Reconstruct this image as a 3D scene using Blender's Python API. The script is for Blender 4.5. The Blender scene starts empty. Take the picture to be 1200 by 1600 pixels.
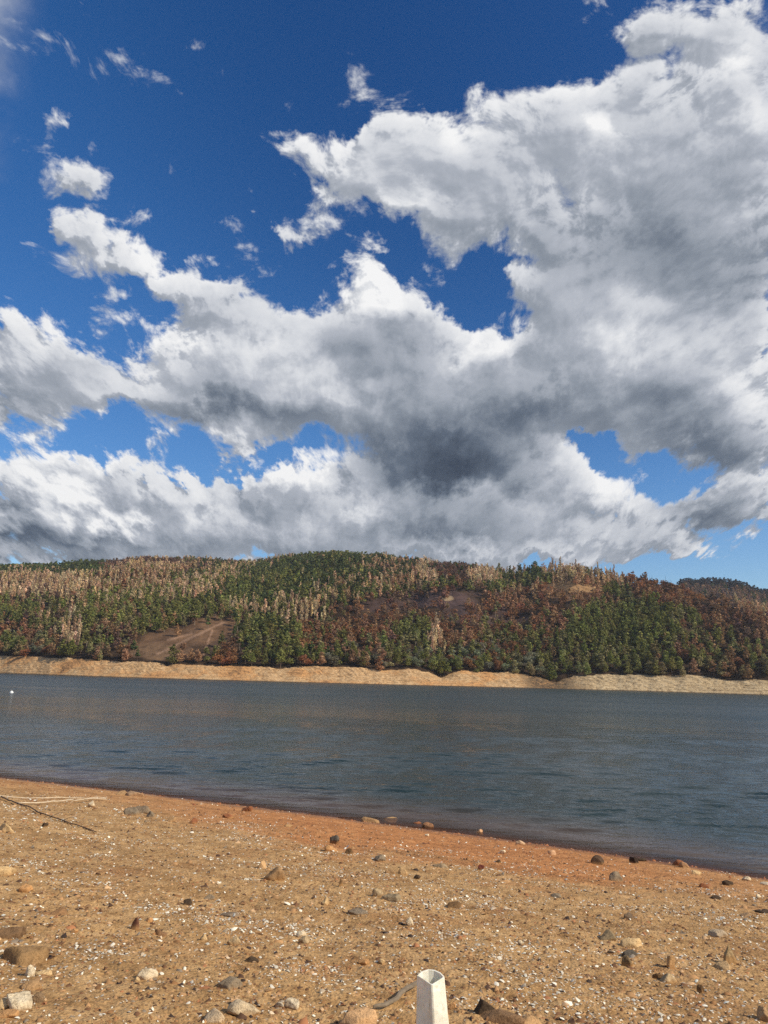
import bpy, bmesh, math
import numpy as np
from mathutils import Matrix, Vector

# ------------------------------------------------------------------ camera
SC = bpy.context.scene
FPX, W, H = 1155.0, 1200.0, 1600.0
CAMZ = 4.0
PITCH, ROLL = math.radians(12.54), math.radians(1.53)
cam_data = bpy.data.cameras.new("camera")
cam = bpy.data.objects.new("camera", cam_data)
SC.collection.objects.link(cam)
ROT = Matrix.Rotation(math.pi / 2 + PITCH, 3, 'X') @ Matrix.Rotation(ROLL, 3, 'Z')
cam.matrix_world = Matrix.Translation((0, 0, CAMZ)) @ ROT.to_4x4()
cam_data.sensor_fit = 'VERTICAL'
cam_data.sensor_height = 36.0
cam_data.sensor_width = 27.0
cam_data.lens = FPX / H * 36.0
cam_data.clip_start = 0.05
cam_data.clip_end = 20000
SC.camera = cam
RN = np.array(ROT)

def ray(px, py):
    d = np.array([(px - W / 2) / FPX, (H / 2 - py) / FPX, -1.0])
    return RN @ d

def topix(P):
    P = np.asarray(P, float)
    q = (P - np.array([0, 0, CAMZ])) @ RN
    return W / 2 + FPX * q[..., 0] / -q[..., 2], H / 2 - FPX * q[..., 1] / -q[..., 2]

def on_z(px, py, z=0.0):
    d = ray(px, py)
    t = (z - CAMZ) / d[2]
    return np.array([d[0] * t, d[1] * t, z])

# ------------------------------------------------------------------ light
SUN_EL, SUN_AZ = math.radians(36), math.radians(112)      # azimuth clockwise from +Y
sd = Vector((math.sin(SUN_AZ) * math.cos(SUN_EL), math.cos(SUN_AZ) * math.cos(SUN_EL), math.sin(SUN_EL)))
sun_data = bpy.data.lights.new("sun", 'SUN')
sun_data.energy = 4.7
sun_data.angle = math.radians(0.53)
sun_data.color = (1.0, 0.91, 0.75)
sun = bpy.data.objects.new("sun", sun_data)
sun.rotation_euler = sd.to_track_quat('Z', 'Y').to_euler()
sun.location = (0, 0, 60)
SC.collection.objects.link(sun)
SC.view_settings.view_transform = 'Standard'
SC.view_settings.look = 'None'
SC.view_settings.gamma = 1.0
SC.view_settings.exposure = 0.0
SC.view_settings.use_curve_mapping = False
SC.cycles.use_denoising = False

# ------------------------------------------------------------------ sky with cumulus clouds
# cloud shapes: centre x, centre y, half width, half height, tilt (deg, counter-clockwise), weight
CLOUDS = [
    # big mass, upper right
    (1120, 40, 150, 70, 0, 1.0), (1180, 150, 130, 130, 0, 1.1), (1015, 45, 70, 50, 30, 1.0), (1000, 130, 60, 50, 0, .9),
    (900, 200, 190, 110, 0, 1.15), (1080, 280, 240, 170, 0, 1.2), (700, 235, 130, 75, -10, 1.0),
    (575, 268, 100, 52, 10, 1.25), (630, 215, 90, 50, 0, 1.0), (520, 295, 40, 20, 0, .6), (655, 325, 64, 40, 0, 1.3), (600, 300, 50, 24, 0, .7), (760, 300, 150, 85, -15, 1.05), (720, 345, 110, 42, 0, .95), (860, 370, 60, 40, 0, .7), (640, 320, 50, 40, 0, .5),
    (1060, 430, 240, 130, 0, 1.2), (900, 460, 140, 90, 0, .95), (1050, 560, 250, 120, 0, 1.2),
    (880, 600, 180, 110, 0, 1.15), (1080, 655, 220, 75, 0, 1.1), (1160, 700, 110, 45, 0, .9),
    (1180, 520, 60, 60, 0, 1.0), (1140, 560, 60, 50, 0, .8), (200, 600, 70, 34, 0, .7), (1160, 790, 80, 30, 0, .8), (1130, 745, 60, 16, 0, .5),
    # small scraps between
    (492, 352, 56, 22, 15, .95), (462, 250, 42, 24, 30, .75), (690, 420, 60, 26, 0, 1.1), (800, 435, 44, 22, 0, .8), (582, 412, 44, 50, 0, .8),
    # middle mass
    (600, 480, 110, 70, -15, 1.05), (520, 540, 190, 90, 0, 1.15), (740, 545, 70, 50, 0, .85), (700, 590, 170, 90, 0, 1.15),
    (360, 550, 140, 75, -5, 1.0), (300, 600, 190, 70, 0, 1.05), (500, 640, 240, 80, 0, 1.15), (700, 690, 180, 75, 0, 1.2),
    (640, 750, 160, 55, 0, 1.0), (820, 720, 110, 55, 0, .95),
    # diagonal streak, left
    (110, 345, 72, 20, -25, .78), (185, 385, 90, 26, -28, .85), (260, 430, 95, 30, -30, .85), (340, 480, 110, 46, -30, .9),
    (115, 272, 56, 20, -25, .75), (205, 290, 42, 18, -20, .68), (165, 245, 30, 16, 0, .66), (102, 186, 44, 24, 20, .7),
    (28, 202, 24, 14, 0, .33), (110, 410, 64, 24, 0, .78), (400, 418, 38, 20, 0, .62), (330, 390, 32, 26, 0, .62), (235, 250, 24, 14, 0, .25),
    # left bank
    (30, 560, 130, 75, 0, 1.05), (130, 590, 90, 55, -15, .85), (40, 625, 100, 40, 0, .85), (85, 655, 95, 32, 5, .6),
    (20, 510, 60, 40, 0, .6), (240, 685, 44, 30, 0, .6), (375, 690, 80, 42, 0, .65), (20, 480, 60, 20, 0, .3),
    # low clouds above the hill
    (90, 730, 130, 70, -8, 1.1), (60, 800, 220, 70, 0, 1.2), (280, 810, 200, 70, 0, 1.15), (240, 755, 110, 50, -10, .85),
    (450, 760, 110, 55, 0, .95), (470, 810, 220, 60, 0, 1.15), (640, 820, 220, 60, 0, 1.2), (200, 865, 420, 40, 0, 1.1),
    (820, 800, 180, 60, 0, 1.1), (890, 745, 100, 45, 15, .9), (960, 770, 110, 42, 0, .85), (700, 860, 330, 40, 0, 1.1),
    (1110, 800, 160, 34, 0, 1.1), (1070, 845, 150, 20, 0, .8), (940, 858, 120, 22, 0, .7), (420, 845, 120, 30, 0, .8), (1000, 690, 40, 14, 0, .4), (980, 830, 110, 26, 0, .75), (1160, 755, 90, 36, 0, .9), (990, 728, 34, 16, 0, .4), (880, 862, 130, 22, 0, .8),
    (1140, 885, 46, 11, 0, .5), (1035, 885, 36, 14, 0, .45), (1085, 884, 20, 8, 0, .3), (1190, 840, 28, 16, 0, .5), (1080, 725, 50, 22, 0, .4),
]
# where the sky stays open inside the cloud masses
GAPS = [
    (782, 398, 56, 18, 0, .9), (620, 396, 50, 16, 0, .6), (698, 268, 24, 30, 0, .5), (708, 468, 40, 24, 20, .8), (800, 510, 32, 34, -20, .85), (560, 345, 60, 16, 0, .5), (445, 305, 50, 20, 0, .6), (545, 200, 30, 24, 0, .5), (30, 300, 50, 60, 0, .6), (200, 330, 60, 16, -28, .45), (420, 380, 50, 40, 0, .5), (250, 480, 70, 26, -30, .5), (70, 455, 90, 26, 0, .5),
    (350, 740, 60, 28, -10, .75), (245, 720, 60, 20, -10, .6), (430, 712, 38, 22, 0, .6), (160, 660, 30, 24, 0, .45), (60, 672, 80, 12, 10, .5),
    (1030, 712, 70, 16, -6, .6), (945, 692, 44, 20, -8, .7), (1100, 742, 50, 14, -8, .7), (845, 620, 14, 12, 0, .5), (1140, 68, 34, 10, 0, .8),
    (1192, 548, 18, 8, 0, .5), (1100, 478, 30, 10, 0, .4), (1030, 448, 16, 8, 0, .5), (1000, 868, 60, 10, 0, .5), (1120, 856, 90, 14, 0, .8), (920, 70, 40, 40, 0, .5),
    (1080, 900, 130, 14, 0, .5), (940, 680, 30, 14, 0, .3), (230, 560, 40, 14, -20, .3), (320, 780, 30, 16, 0, .4), (600, 30, 300, 60, 0, 1.0),
]
# heavy, shadowed undersides
DARKS = [
    (700, 735, 190, 60, 0, 1.35), (660, 690, 220, 70, 0, .75), (820, 650, 130, 90, 0, .5), (1040, 640, 230, 55, 0, .75), (1120, 710, 160, 46, 0, .95), (1040, 390, 280, 110, 0, .62),
    (1130, 460, 130, 70, 0, .5), (1000, 580, 150, 40, 0, .5), (640, 525, 60, 28, -15, .85), (560, 560, 120, 50, -20, .45), (350, 640, 160, 30, 0, .6), (480, 655, 160, 34, 0, .6),
    (30, 625, 90, 36, 0, .7), (130, 575, 110, 40, -15, .35), (430, 785, 130, 34, -5, 1.0), (250, 800, 100, 30, -20, .85), (60, 850, 280, 38, 0, 1.15), (330, 855, 200, 26, 0, .7), (560, 850, 200, 26, 0, .9), (700, 825, 200, 32, 0, .9),
    (120, 750, 110, 26, -25, .6), (1110, 795, 160, 34, 0, 1.0), (860, 800, 140, 24, 0, .6), (960, 850, 100, 16, 0, .5), (20, 790, 60, 26, -30, .9), (640, 610, 90, 40, 0, .3), (800, 850, 200, 16, 0, .6), (180, 470, 60, 20, 0, .2), (1150, 250, 110, 60, 20, .3), (420, 490, 90, 34, -15, .35), (310, 745, 60, 20, -10, .3),
]
# sunlit bulges
LIGHTS = [
    (40, 830, 60, 12, -20, .9), (180, 815, 60, 14, -25, .9), (340, 800, 40, 12, -20, .7), (560, 800, 40, 14, -20, .8), (430, 735, 40, 16, 10, .7), (770, 790, 50, 12, -10, .7), (1000, 800, 60, 10, -5, .6), (30, 705, 40, 14, 0, .5), (560, 760, 30, 12, 0, .6), (300, 540, 60, 24, 0, .4), (560, 440, 40, 30, 0, .4), (1160, 330, 60, 20, 20, .4), (700, 180, 120, 18, 8, .4),
    (760, 545, 55, 36, 0, 1.0), (590, 470, 80, 46, -10, .6), (400, 560, 110, 40, -10, .55), (520, 600, 80, 26, -30, .4), (940, 215, 42, 34, 0, 1.1), (950, 540, 70, 44, 0, .75), (990, 440, 46, 20, 0, .75), (1150, 95, 60, 18, -5, .9), (1190, 180, 60, 60, 0, .5), (1170, 620, 70, 30, 0, .8), (1050, 610, 40, 14, 0, .5),
    (720, 215, 60, 34, 0, .5), (640, 320, 50, 30, 30, .6), (880, 140, 90, 26, 5, .5), (130, 790, 110, 22, -28, 1.1), (60, 750, 80, 24, -10, .7), (260, 785, 40, 16, -20, 1.2), (480, 815, 34, 14, -20, 1.1), (480, 740, 56, 26, 0, .9), (950, 770, 50, 24, -10, 1.1), (900, 740, 40, 20, 0, .5), (90, 700, 80, 20, -12, .7), (150, 725, 34, 14, -20, .7),
    (250, 560, 40, 34, 0, .5), (230, 675, 30, 18, 0, .5), (370, 675, 50, 18, 0, .5), (610, 865, 60, 10, 0, .5), (200, 865, 120, 10, 0, .4), (700, 855, 120, 8, -10, .5), (1190, 760, 30, 14, 0, .2), (860, 820, 60, 10, -15, .5), (240, 395, 100, 24, -28, .35), (800, 420, 34, 18, 0, .5), (1140, 884, 30, 6, 0, .4), (90, 540, 60, 18, 5, .35), (320, 840, 70, 12, -15, .6), (640, 670, 50, 20, 0, .3),
]
def uv_of(px, py):
    d = ray(px, py)
    return np.array([d[0] / d[1], d[2] / d[1]])

world = bpy.data.worlds.new("World")
SC.world = world
world.use_nodes = True

class NT:
    """small helper for writing node trees"""
    def __init__(s, tree): s.t = tree
    def n(s, typ, **kw):
        nd = s.t.nodes.new(typ)
        for k, v in kw.items():
            if k.startswith('i_'):
                key = k[2:]
                key = int(key) if key.isdigit() else key.replace('_', ' ')
                s.put(nd.inputs[key], v)
            else: setattr(nd, k, v)
        return nd
    def put(s, sock, v):
        if isinstance(v, bpy.types.NodeSocket): s.t.links.new(v, sock)
        else: sock.default_value = v
    def m(s, op, a, b=None, c=None, clamp=False):
        nd = s.t.nodes.new('ShaderNodeMath'); nd.operation = op; nd.use_clamp = clamp
        s.put(nd.inputs[0], a)
        if b is not None: s.put(nd.inputs[1], b)
        if c is not None: s.put(nd.inputs[2], c)
        return nd.outputs[0]
    def vm(s, op, a, b=None, scale=None):
        nd = s.t.nodes.new('ShaderNodeVectorMath'); nd.operation = op
        s.put(nd.inputs[0], a)
        if b is not None: s.put(nd.inputs[1], b)
        if scale is not None: s.put(nd.inputs['Scale'], scale)
        return nd.outputs['Value'] if op in ('LENGTH', 'DOT_PRODUCT', 'DISTANCE') else nd.outputs[0]
    def rng(s, v, a, b, c=0.0, d=1.0, smooth=False):
        nd = s.t.nodes.new('ShaderNodeMapRange'); nd.clamp = True
        if smooth: nd.interpolation_type = 'SMOOTHSTEP'
        s.put(nd.inputs[0], v)
        for i, x in enumerate((a, b, c, d)): s.put(nd.inputs[i + 1], x)
        return nd.outputs[0]
    def mix(s, f, a, b, blend='MIX'):
        nd = s.t.nodes.new('ShaderNodeMix'); nd.data_type = 'RGBA'; nd.blend_type = blend
        s.put(nd.inputs[0], f)
        for sk, v in ((nd.inputs[6], a), (nd.inputs[7], b)):
            s.put(sk, v if isinstance(v, bpy.types.NodeSocket) else (*v[:3], 1.0))
        return nd.outputs[2]
    def noise(s, vec, scale, detail=5, rough=.55, dist=0.0, typ='FBM', out=0, lac=2.0, dim='3D'):
        nd = s.t.nodes.new('ShaderNodeTexNoise'); nd.noise_type = typ; nd.noise_dimensions = dim
        s.put(nd.inputs['Vector'], vec)
        for k, v in (('Scale', scale), ('Detail', detail), ('Roughness', rough), ('Distortion', dist), ('Lacunarity', lac)): nd.inputs[k].default_value = v
        return nd.outputs[out]
    def ramp(s, f, stops, interp='LINEAR'):
        nd = s.t.nodes.new('ShaderNodeValToRGB'); s.put(nd.inputs[0], f)
        el = nd.color_ramp.elements; nd.color_ramp.interpolation = interp
        while len(el) < len(stops): el.new(0.5)
        for e, (p, c) in zip(el, stops): e.position = p; e.color = (*c[:3], 1)
        return nd.outputs[0]


def blob_field(U, V, blobs, sz=1.5):
    """sum of soft ellipses placed on directions of the sky (used to fill the curves below)"""
    acc = np.zeros_like(U)
    for (cx, cy, rx, ry, tilt, w) in blobs:
        c = uv_of(cx, cy); t = math.radians(tilt)
        ex = uv_of(cx + rx * math.cos(t), cy - rx * math.sin(t)) - c
        ey = uv_of(cx + ry * math.sin(t), cy + ry * math.cos(t)) - c
        M = np.linalg.inv(np.array([ex, ey]).T * sz)
        a = M[0, 0] * (U - c[0]) + M[0, 1] * (V - c[1]); q = M[1, 0] * (U - c[0]) + M[1, 1] * (V - c[1])
        acc += w * np.maximum(0, 1 - np.sqrt(a * a + q * q)) ** 2
    return acc

U0, U1, NU = -0.66, 0.66, 46
V0, V1, NV, VO = 0.0, 1.16, 34, 0.5
LO, LS = -1.7, 3.6          # range of the coverage field

def sky_group():
    """coverage, darkness and brightness of the clouds at a point of the sky: one curve node per row, blended row to row"""
    g = bpy.data.node_groups.new("cloud_layout", 'ShaderNodeTree')
    g.interface.new_socket("uv", in_out='INPUT', socket_type='NodeSocketVector')
    g.interface.new_socket("rgb", in_out='OUTPUT', socket_type='NodeSocketColor')
    k = NT(g)
    gi = g.nodes.new('NodeGroupInput'); go = g.nodes.new('NodeGroupOutput')
    sp = k.n('ShaderNodeSeparateXYZ'); k.put(sp.inputs[0], gi.outputs[0])
    x = k.rng(sp.outputs[0], U0, U1)
    cx = k.n('ShaderNodeCombineXYZ')
    for i in range(3): k.put(cx.inputs[i], x)
    w = k.m('LOGARITHM', k.m('ADD', k.m('MAXIMUM', sp.outputs[1], 0.0), VO), math.e)
    w0, w1 = math.log(V0 + VO), math.log(V1 + VO)
    t = k.rng(w, w0, w1, 0.0, NV - 1.0)
    us = np.linspace(U0, U1, NU); vs = np.exp(np.linspace(w0, w1, NV)) - VO
    UU, VV = np.meshgrid(us, vs)
    cov = np.minimum(blob_field(UU, VV, CLOUDS), 1.0) * 1.85 - blob_field(UU, VV, GAPS, 1.4) * 1.55
    dk = np.minimum(blob_field(UU, VV, DARKS, 1.35), 1.5) / 1.5
    lt = np.minimum(blob_field(UU, VV, LIGHTS, 1.35), 1.2) / 1.2
    ch = [np.clip((cov - LO) / LS, 0, 1), dk, lt]
    acc = None
    for r in range(NV):
        cv = k.n('ShaderNodeRGBCurve'); k.put(cv.inputs['Color'], cx.outputs[0])
        for c in range(3):
            cur = cv.mapping.curves[c]
            ys = ch[c][r]
            keep = [0] + [i for i in range(1, NU - 1) if not (abs(ys[i] - ys[i - 1]) < .002 and abs(ys[i] - ys[i + 1]) < .002)] + [NU - 1]
            cur.points[0].location = (0, ys[0]); cur.points[1].location = (1, ys[-1])
            for i in keep[1:-1]: cur.points.new(i / (NU - 1), ys[i])
        cv.mapping.update()
        acc = cv.outputs[0] if acc is None else k.mix(k.m('SUBTRACT', t, float(r - 1), clamp=True), acc, cv.outputs[0])
    k.put(go.inputs[0], acc)
    return g

def build_sky():
    nt = NT(world.node_tree); t = world.node_tree
    for n in list(t.nodes): t.nodes.remove(n)
    lay = sky_group()
    # density as a group so it can be sampled twice (here, and a step towards the sun)
    g = bpy.data.node_groups.new("cloud_density", 'ShaderNodeTree')
    g.interface.new_socket("uv", in_out='INPUT', socket_type='NodeSocketVector')
    g.interface.new_socket("d", in_out='OUTPUT', socket_type='NodeSocketFloat')
    g.interface.new_socket("rgb", in_out='OUTPUT', socket_type='NodeSocketColor')
    k = NT(g)
    gi = g.nodes.new('NodeGroupInput'); go = g.nodes.new('NodeGroupOutput')
    uv = gi.outputs[0]
    sp = k.n('ShaderNodeSeparateXYZ'); k.put(sp.inputs[0], uv)
    vv = k.m('ADD', k.m('MAXIMUM', sp.outputs[1], 0.0), 0.30)
    cu = k.m('DIVIDE', sp.outputs[0], vv)
    cv = k.m('MULTIPLY', k.m('LOGARITHM', vv, math.e), 0.95)
    cc = k.n('ShaderNodeCombineXYZ'); k.put(cc.inputs[0], cu); k.put(cc.inputs[1], cv)
    c0 = cc.outputs[0]
    wn = k.noise(c0, 2.2, 3, .55, out=1, dim='2D')
    cw = k.vm('ADD', c0, k.vm('SCALE', k.vm('SUBTRACT', wn, (.5, .5, .5)), scale=0.16))
    f1 = k.noise(cw, 3.0, 9, .60, dim='2D')
    vo = k.n('ShaderNodeTexVoronoi', feature='F1', normalize=True, voronoi_dimensions='2D')
    k.put(vo.inputs['Vector'], cw)
    for a, b in (('Scale', 7.0), ('Detail', 4.0), ('Roughness', .6), ('Lacunarity', 2.1)): vo.inputs[a].default_value = b
    bil = k.m('SUBTRACT', 0.36, vo.outputs['Distance'])
    f2 = k.noise(cw, 11.0, 7, .66, dim='2D', dist=.25)
    bw = k.vm('SCALE', k.vm('SUBTRACT', k.noise(c0, 8.0, 5, .62, out=1, dim='2D'), (.5, .5, .5)), scale=0.115)
    lg = g.nodes.new('ShaderNodeGroup'); lg.node_tree = lay; k.put(lg.inputs[0], k.vm('ADD', uv, bw))
    sc = k.n('ShaderNodeSeparateColor'); k.put(sc.inputs[0], lg.outputs[0])
    low = k.m('MULTIPLY_ADD', sc.outputs[0], LS, LO - 0.68)
    inner = k.rng(low, 0.30, 1.05, smooth=True)
    nz = k.m('ADD', k.m('MULTIPLY', k.m('SUBTRACT', f1, .5), 1.9), k.m('MULTIPLY', bil, k.m('MULTIPLY_ADD', inner, -.35, 1.75)))
    nz = k.m('ADD', nz, k.m('MULTIPLY', k.m('SUBTRACT', f2, .5), k.m('MULTIPLY_ADD', inner, -1.3, 1.9)))
    d = k.m('ADD', k.m('MULTIPLY', low, .8), k.m('MULTIPLY', nz, k.m('MULTIPLY_ADD', inner, -.45, 1.0)))
    k.put(go.inputs[0], d); k.put(go.inputs[1], lg.outputs[0])

    tc = nt.n('ShaderNodeTexCoord')
    s3 = nt.n('ShaderNodeSeparateXYZ'); nt.put(s3.inputs[0], tc.outputs['Generated'])
    yy = nt.m('MAXIMUM', s3.outputs[1], 0.12)
    u = nt.m('DIVIDE', s3.outputs[0], yy); v = nt.m('DIVIDE', s3.outputs[2], yy)
    c = nt.n('ShaderNodeCombineXYZ'); nt.put(c.inputs[0], u); nt.put(c.inputs[1], v)
    uv = c.outputs[0]
    def dens(vec):
        q = t.nodes.new('ShaderNodeGroup'); q.node_tree = g; nt.put(q.inputs[0], vec); return q.outputs
    D0 = dens(uv); D1 = dens(nt.vm('ADD', uv, (0.010, 0.019, 0)))
    d0, d1 = D0[0], D1[0]
    # other quarters of the sky (beside and behind): broken cumulus everywhere
    gen = nt.noise(tc.outputs['Generated'], 3.0, 6, .6)
    genA = nt.rng(gen, .45, .60, smooth=True)
    lat = nt.m('ABSOLUTE', u)
    side = nt.m('MAXIMUM', nt.rng(lat, 0.56, 0.72, smooth=True), nt.rng(v, 1.10, 1.35, smooth=True))
    side = nt.m('MAXIMUM', side, nt.rng(s3.outputs[1], .35, .2, smooth=True))
    alpha = nt.rng(d0, -0.10, 0.44, smooth=True)
    alphaM = nt.m('ADD', nt.m('MULTIPLY', alpha, nt.m('SUBTRACT', 1.0, side)), nt.m('MULTIPLY', genA, side))
    rel = nt.m('SUBTRACT', d0, d1)
    relc = nt.m('MULTIPLY_ADD', nt.m('DIVIDE', rel, nt.m('ADD', nt.m('ABSOLUTE', rel), 0.24)), 0.62, 0.45)
    thick = nt.rng(d0, 0.2, 1.9)
    sc = nt.n('ShaderNodeSeparateColor'); nt.put(sc.inputs[0], D0[1])
    quiet = nt.m('MULTIPLY', nt.m('MULTIPLY_ADD', sc.outputs[1], -0.75, 1.0), nt.m('MULTIPLY_ADD', thick, -.72, 1.05))
    b = nt.m('MULTIPLY_ADD', nt.m('MULTIPLY', nt.m('SUBTRACT', relc, 0.42), quiet), 0.56, 0.69)
    b = nt.m('MULTIPLY_ADD', thick, -0.12, b)
    edge = nt.m('MULTIPLY', nt.rng(d0, 0.5, 0.0, smooth=True), nt.rng(b, 0.75, 0.45))
    b = nt.m('MULTIPLY_ADD', edge, 0.13, b)
    b = nt.m('MULTIPLY_ADD', sc.outputs[1], -0.51 * 1.5, b)
    b = nt.m('MULTIPLY_ADD', sc.outputs[2], 0.52 * 1.2, b)
    soft = nt.noise(uv, 3.6, 3, .5, dim='2D', dist=.3)
    b = nt.m('MULTIPLY_ADD', nt.m('MULTIPLY', nt.m('SUBTRACT', soft, .5), nt.m('ADD', thick, .1)), .75, b)
    gb = nt.rng(gen, .45, .75, .8, .42)
    b = nt.m('ADD', nt.m('MULTIPLY', b, nt.m('SUBTRACT', 1.0, side)), nt.m('MULTIPLY', gb, side), clamp=True)
    col = nt.ramp(b, [(0.0, (.045, .062, .095)), (.22, (.115, .145, .195)), (.42, (.27, .305, .36)), (.62, (.44, .47, .53)), (.8, (.68, .70, .74)), (1.0, (.93, .93, .93))])
    sky = nt.n('ShaderNodeTexSky', sky_type='NISHITA', sun_disc=False, sun_elevation=SUN_EL, sun_rotation=SUN_AZ)
    sky.altitude = 300; sky.air_density = 1.0; sky.dust_density = 0.3; sky.ozone_density = 2.0
    STR = 0.075
    skyc = nt.n('ShaderNodeHueSaturation'); skyc.inputs['Saturation'].default_value = 1.36; skyc.inputs['Value'].default_value = 1.75; skyc.inputs['Hue'].default_value = 0.508
    nt.put(skyc.inputs['Color'], sky.outputs[0])
    # deeper blue a quarter-circle away from the sun's side
    dp = nt.vm('DOT_PRODUCT', tc.outputs['Generated'], tuple(float(q) for q in (ray(880, -60) / np.linalg.norm(ray(880, -60)))))
    skyt = nt.mix(nt.rng(dp, .80, 1.0, smooth=True), skyc.outputs[0], nt.mix(1.0, skyc.outputs[0], (.50, .66, .74), 'MULTIPLY'))
    cl = nt.vm('SCALE', col, scale=1.0 / STR)
    fin = nt.mix(alphaM, skyt, cl)
    bg = nt.n('ShaderNodeBackground'); nt.put(bg.inputs[0], fin); bg.inputs[1].default_value = STR
    out = nt.n('ShaderNodeOutputWorld'); nt.put(out.inputs[0], bg.outputs[0])

build_sky()
world.cycles.sampling_method = 'MANUAL'
world.cycles.sample_map_resolution = 512

# ------------------------------------------------------------------ helpers
RNG = np.random.default_rng(7)

def _hash(ix, iy, seed):
    h = (ix.astype(np.int64) * 374761393 + iy.astype(np.int64) * 668265263 + seed * 2147483647) & 0xFFFFFFFF
    h = ((h ^ (h >> 13)) * 1274126177) & 0xFFFFFFFF
    return ((h ^ (h >> 16)) & 0xFFFF) / 65535.0

def pnoise(x, y, seed=0):
    """2-D gradient noise, about -1..1"""
    x = np.asarray(x, float); y = np.asarray(y, float)
    ix, iy = np.floor(x), np.floor(y)
    fx, fy = x - ix, y - iy
    ix = ix.astype(np.int64); iy = iy.astype(np.int64)
    u = fx * fx * fx * (fx * (fx * 6 - 15) + 10); v = fy * fy * fy * (fy * (fy * 6 - 15) + 10)
    def gr(dx, dy):
        a = _hash(ix + dx, iy + dy, seed) * 2 * np.pi
        return np.cos(a) * (fx - dx) + np.sin(a) * (fy - dy)
    a = gr(0, 0) * (1 - u) + gr(1, 0) * u
    b = gr(0, 1) * (1 - u) + gr(1, 1) * u
    return (a * (1 - v) + b * v) * 1.5

def fbm(x, y, octaves=4, seed=0, gain=.5, lac=2.03):
    s = 0; a = 1.0; n = 0
    for i in range(octaves):
        s = s + a * pnoise(x, y, seed + i * 17); n += a
        x = np.asarray(x) * lac + 3.1; y = np.asarray(y) * lac + 7.7; a *= gain
    return s / n

def sstep(a, b, x):
    t = np.clip((np.asarray(x, float) - a) / (b - a), 0, 1)
    return t * t * (3 - 2 * t)

def mesh_np(name, verts, faces, mat=None, smooth=False, attrs=None, parent=None, link=True):
    """faces: (n,3) or (n,4) int array"""
    verts = np.asarray(verts, np.float32); faces = np.asarray(faces, np.int32)
    me = bpy.data.meshes.new(name)
    k = faces.shape[1]
    me.vertices.add(len(verts)); me.loops.add(faces.size); me.polygons.add(len(faces))
    me.vertices.foreach_set('co', verts.ravel())
    me.loops.foreach_set('vertex_index', faces.ravel())
    me.polygons.foreach_set('loop_start', np.arange(0, faces.size, k, dtype=np.int32))
    if smooth: me.polygons.foreach_set('use_smooth', np.ones(len(faces), bool))
    me.update(calc_edges=True)
    for an, (data) in (attrs or {}).items():
        if data.ndim == 1:
            at = me.attributes.new(an, 'FLOAT', 'POINT'); at.data.foreach_set('value', data.astype(np.float32))
        else:
            at = me.attributes.new(an, 'FLOAT_COLOR', 'POINT')
            c = np.ones((len(data), 4), np.float32); c[:, :3] = data; at.data.foreach_set('color', c.ravel())
    if mat: me.materials.append(mat)
    o = bpy.data.objects.new(name, me)
    if link: SC.collection.objects.link(o)
    if parent: o.parent = parent
    return o

def grid_faces(nr, nc):
    i = np.arange(nr - 1)[:, None] * nc + np.arange(nc - 1)[None, :]
    i = i.ravel()
    return np.stack([i, i + 1, i + nc + 1, i + nc], 1)

def tag(o, label=None, cat=None, group=None, kind=None):
    if label: o['label'] = label
    if cat: o['category'] = cat
    if group: o['group'] = group
    if kind: o['kind'] = kind
    return o

def empty(name, loc, rz=0.0):
    o = bpy.data.objects.new(name, None); SC.collection.objects.link(o)
    o.location = loc; o.rotation_euler = (0, 0, rz); o.empty_display_size = .2
    return o

def new_mat(name):
    m = bpy.data.materials.new(name); m.use_nodes = True
    t = m.node_tree
    for n in list(t.nodes): t.nodes.remove(n)
    return m, NT(t)

def principled(nt, color, rough=.8, normal=None, spec=.3, **kw):
    p = nt.n('ShaderNodeBsdfPrincipled')
    nt.put(p.inputs['Base Color'], color if isinstance(color, bpy.types.NodeSocket) else (*color, 1))
    nt.put(p.inputs['Roughness'], rough); nt.put(p.inputs['Specular IOR Level'], spec)
    if normal is not None: nt.put(p.inputs['Normal'], normal)
    for k, v in kw.items(): nt.put(p.inputs[k.replace('_', ' ')], v)
    return p.outputs[0]

def finish(nt, shader):
    o = nt.n('ShaderNodeOutputMaterial'); nt.put(o.inputs[0], shader)

def bump(nt, h, strength=.5, dist=.01, normal=None):
    b = nt.n('ShaderNodeBump'); nt.put(b.inputs['Height'], h)
    b.inputs['Strength'].default_value = strength; b.inputs['Distance'].default_value = dist
    if normal is not None: nt.put(b.inputs['Normal'], normal)
    return b.outputs[0]

def lin(r, g, b):
    f = lambda c: (c / 255 / 12.92) if c / 255 <= .04045 else ((c / 255 + .055) / 1.055) ** 2.4
    return (f(r), f(g), f(b))

# ------------------------------------------------------------------ near shore
SX = np.array([-3000, -400, -120, -60, -30, -13.6, -8.4, -3.7, .2, 3.5, 6.2, 7.6, 8.9, 12, 20, 40, 120, 400, 3000.])
SY = np.array([1500, 210, 76, 48, 35.5, 28.6, 26.3, 24.0, 21.9, 20.2, 18.6, 17.6, 16.5, 14.2, 8.5, -4, -70, -300, -2600.])

def shore_y(x):
    return np.interp(x, SX, SY) + .10 * fbm(np.asarray(x) * 1.1, np.asarray(x) * 0 + 5.0, 3, 11)

def shore_s(x, y):
    """distance inland of the waterline"""
    return (shore_y(x) - y) * .86

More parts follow.
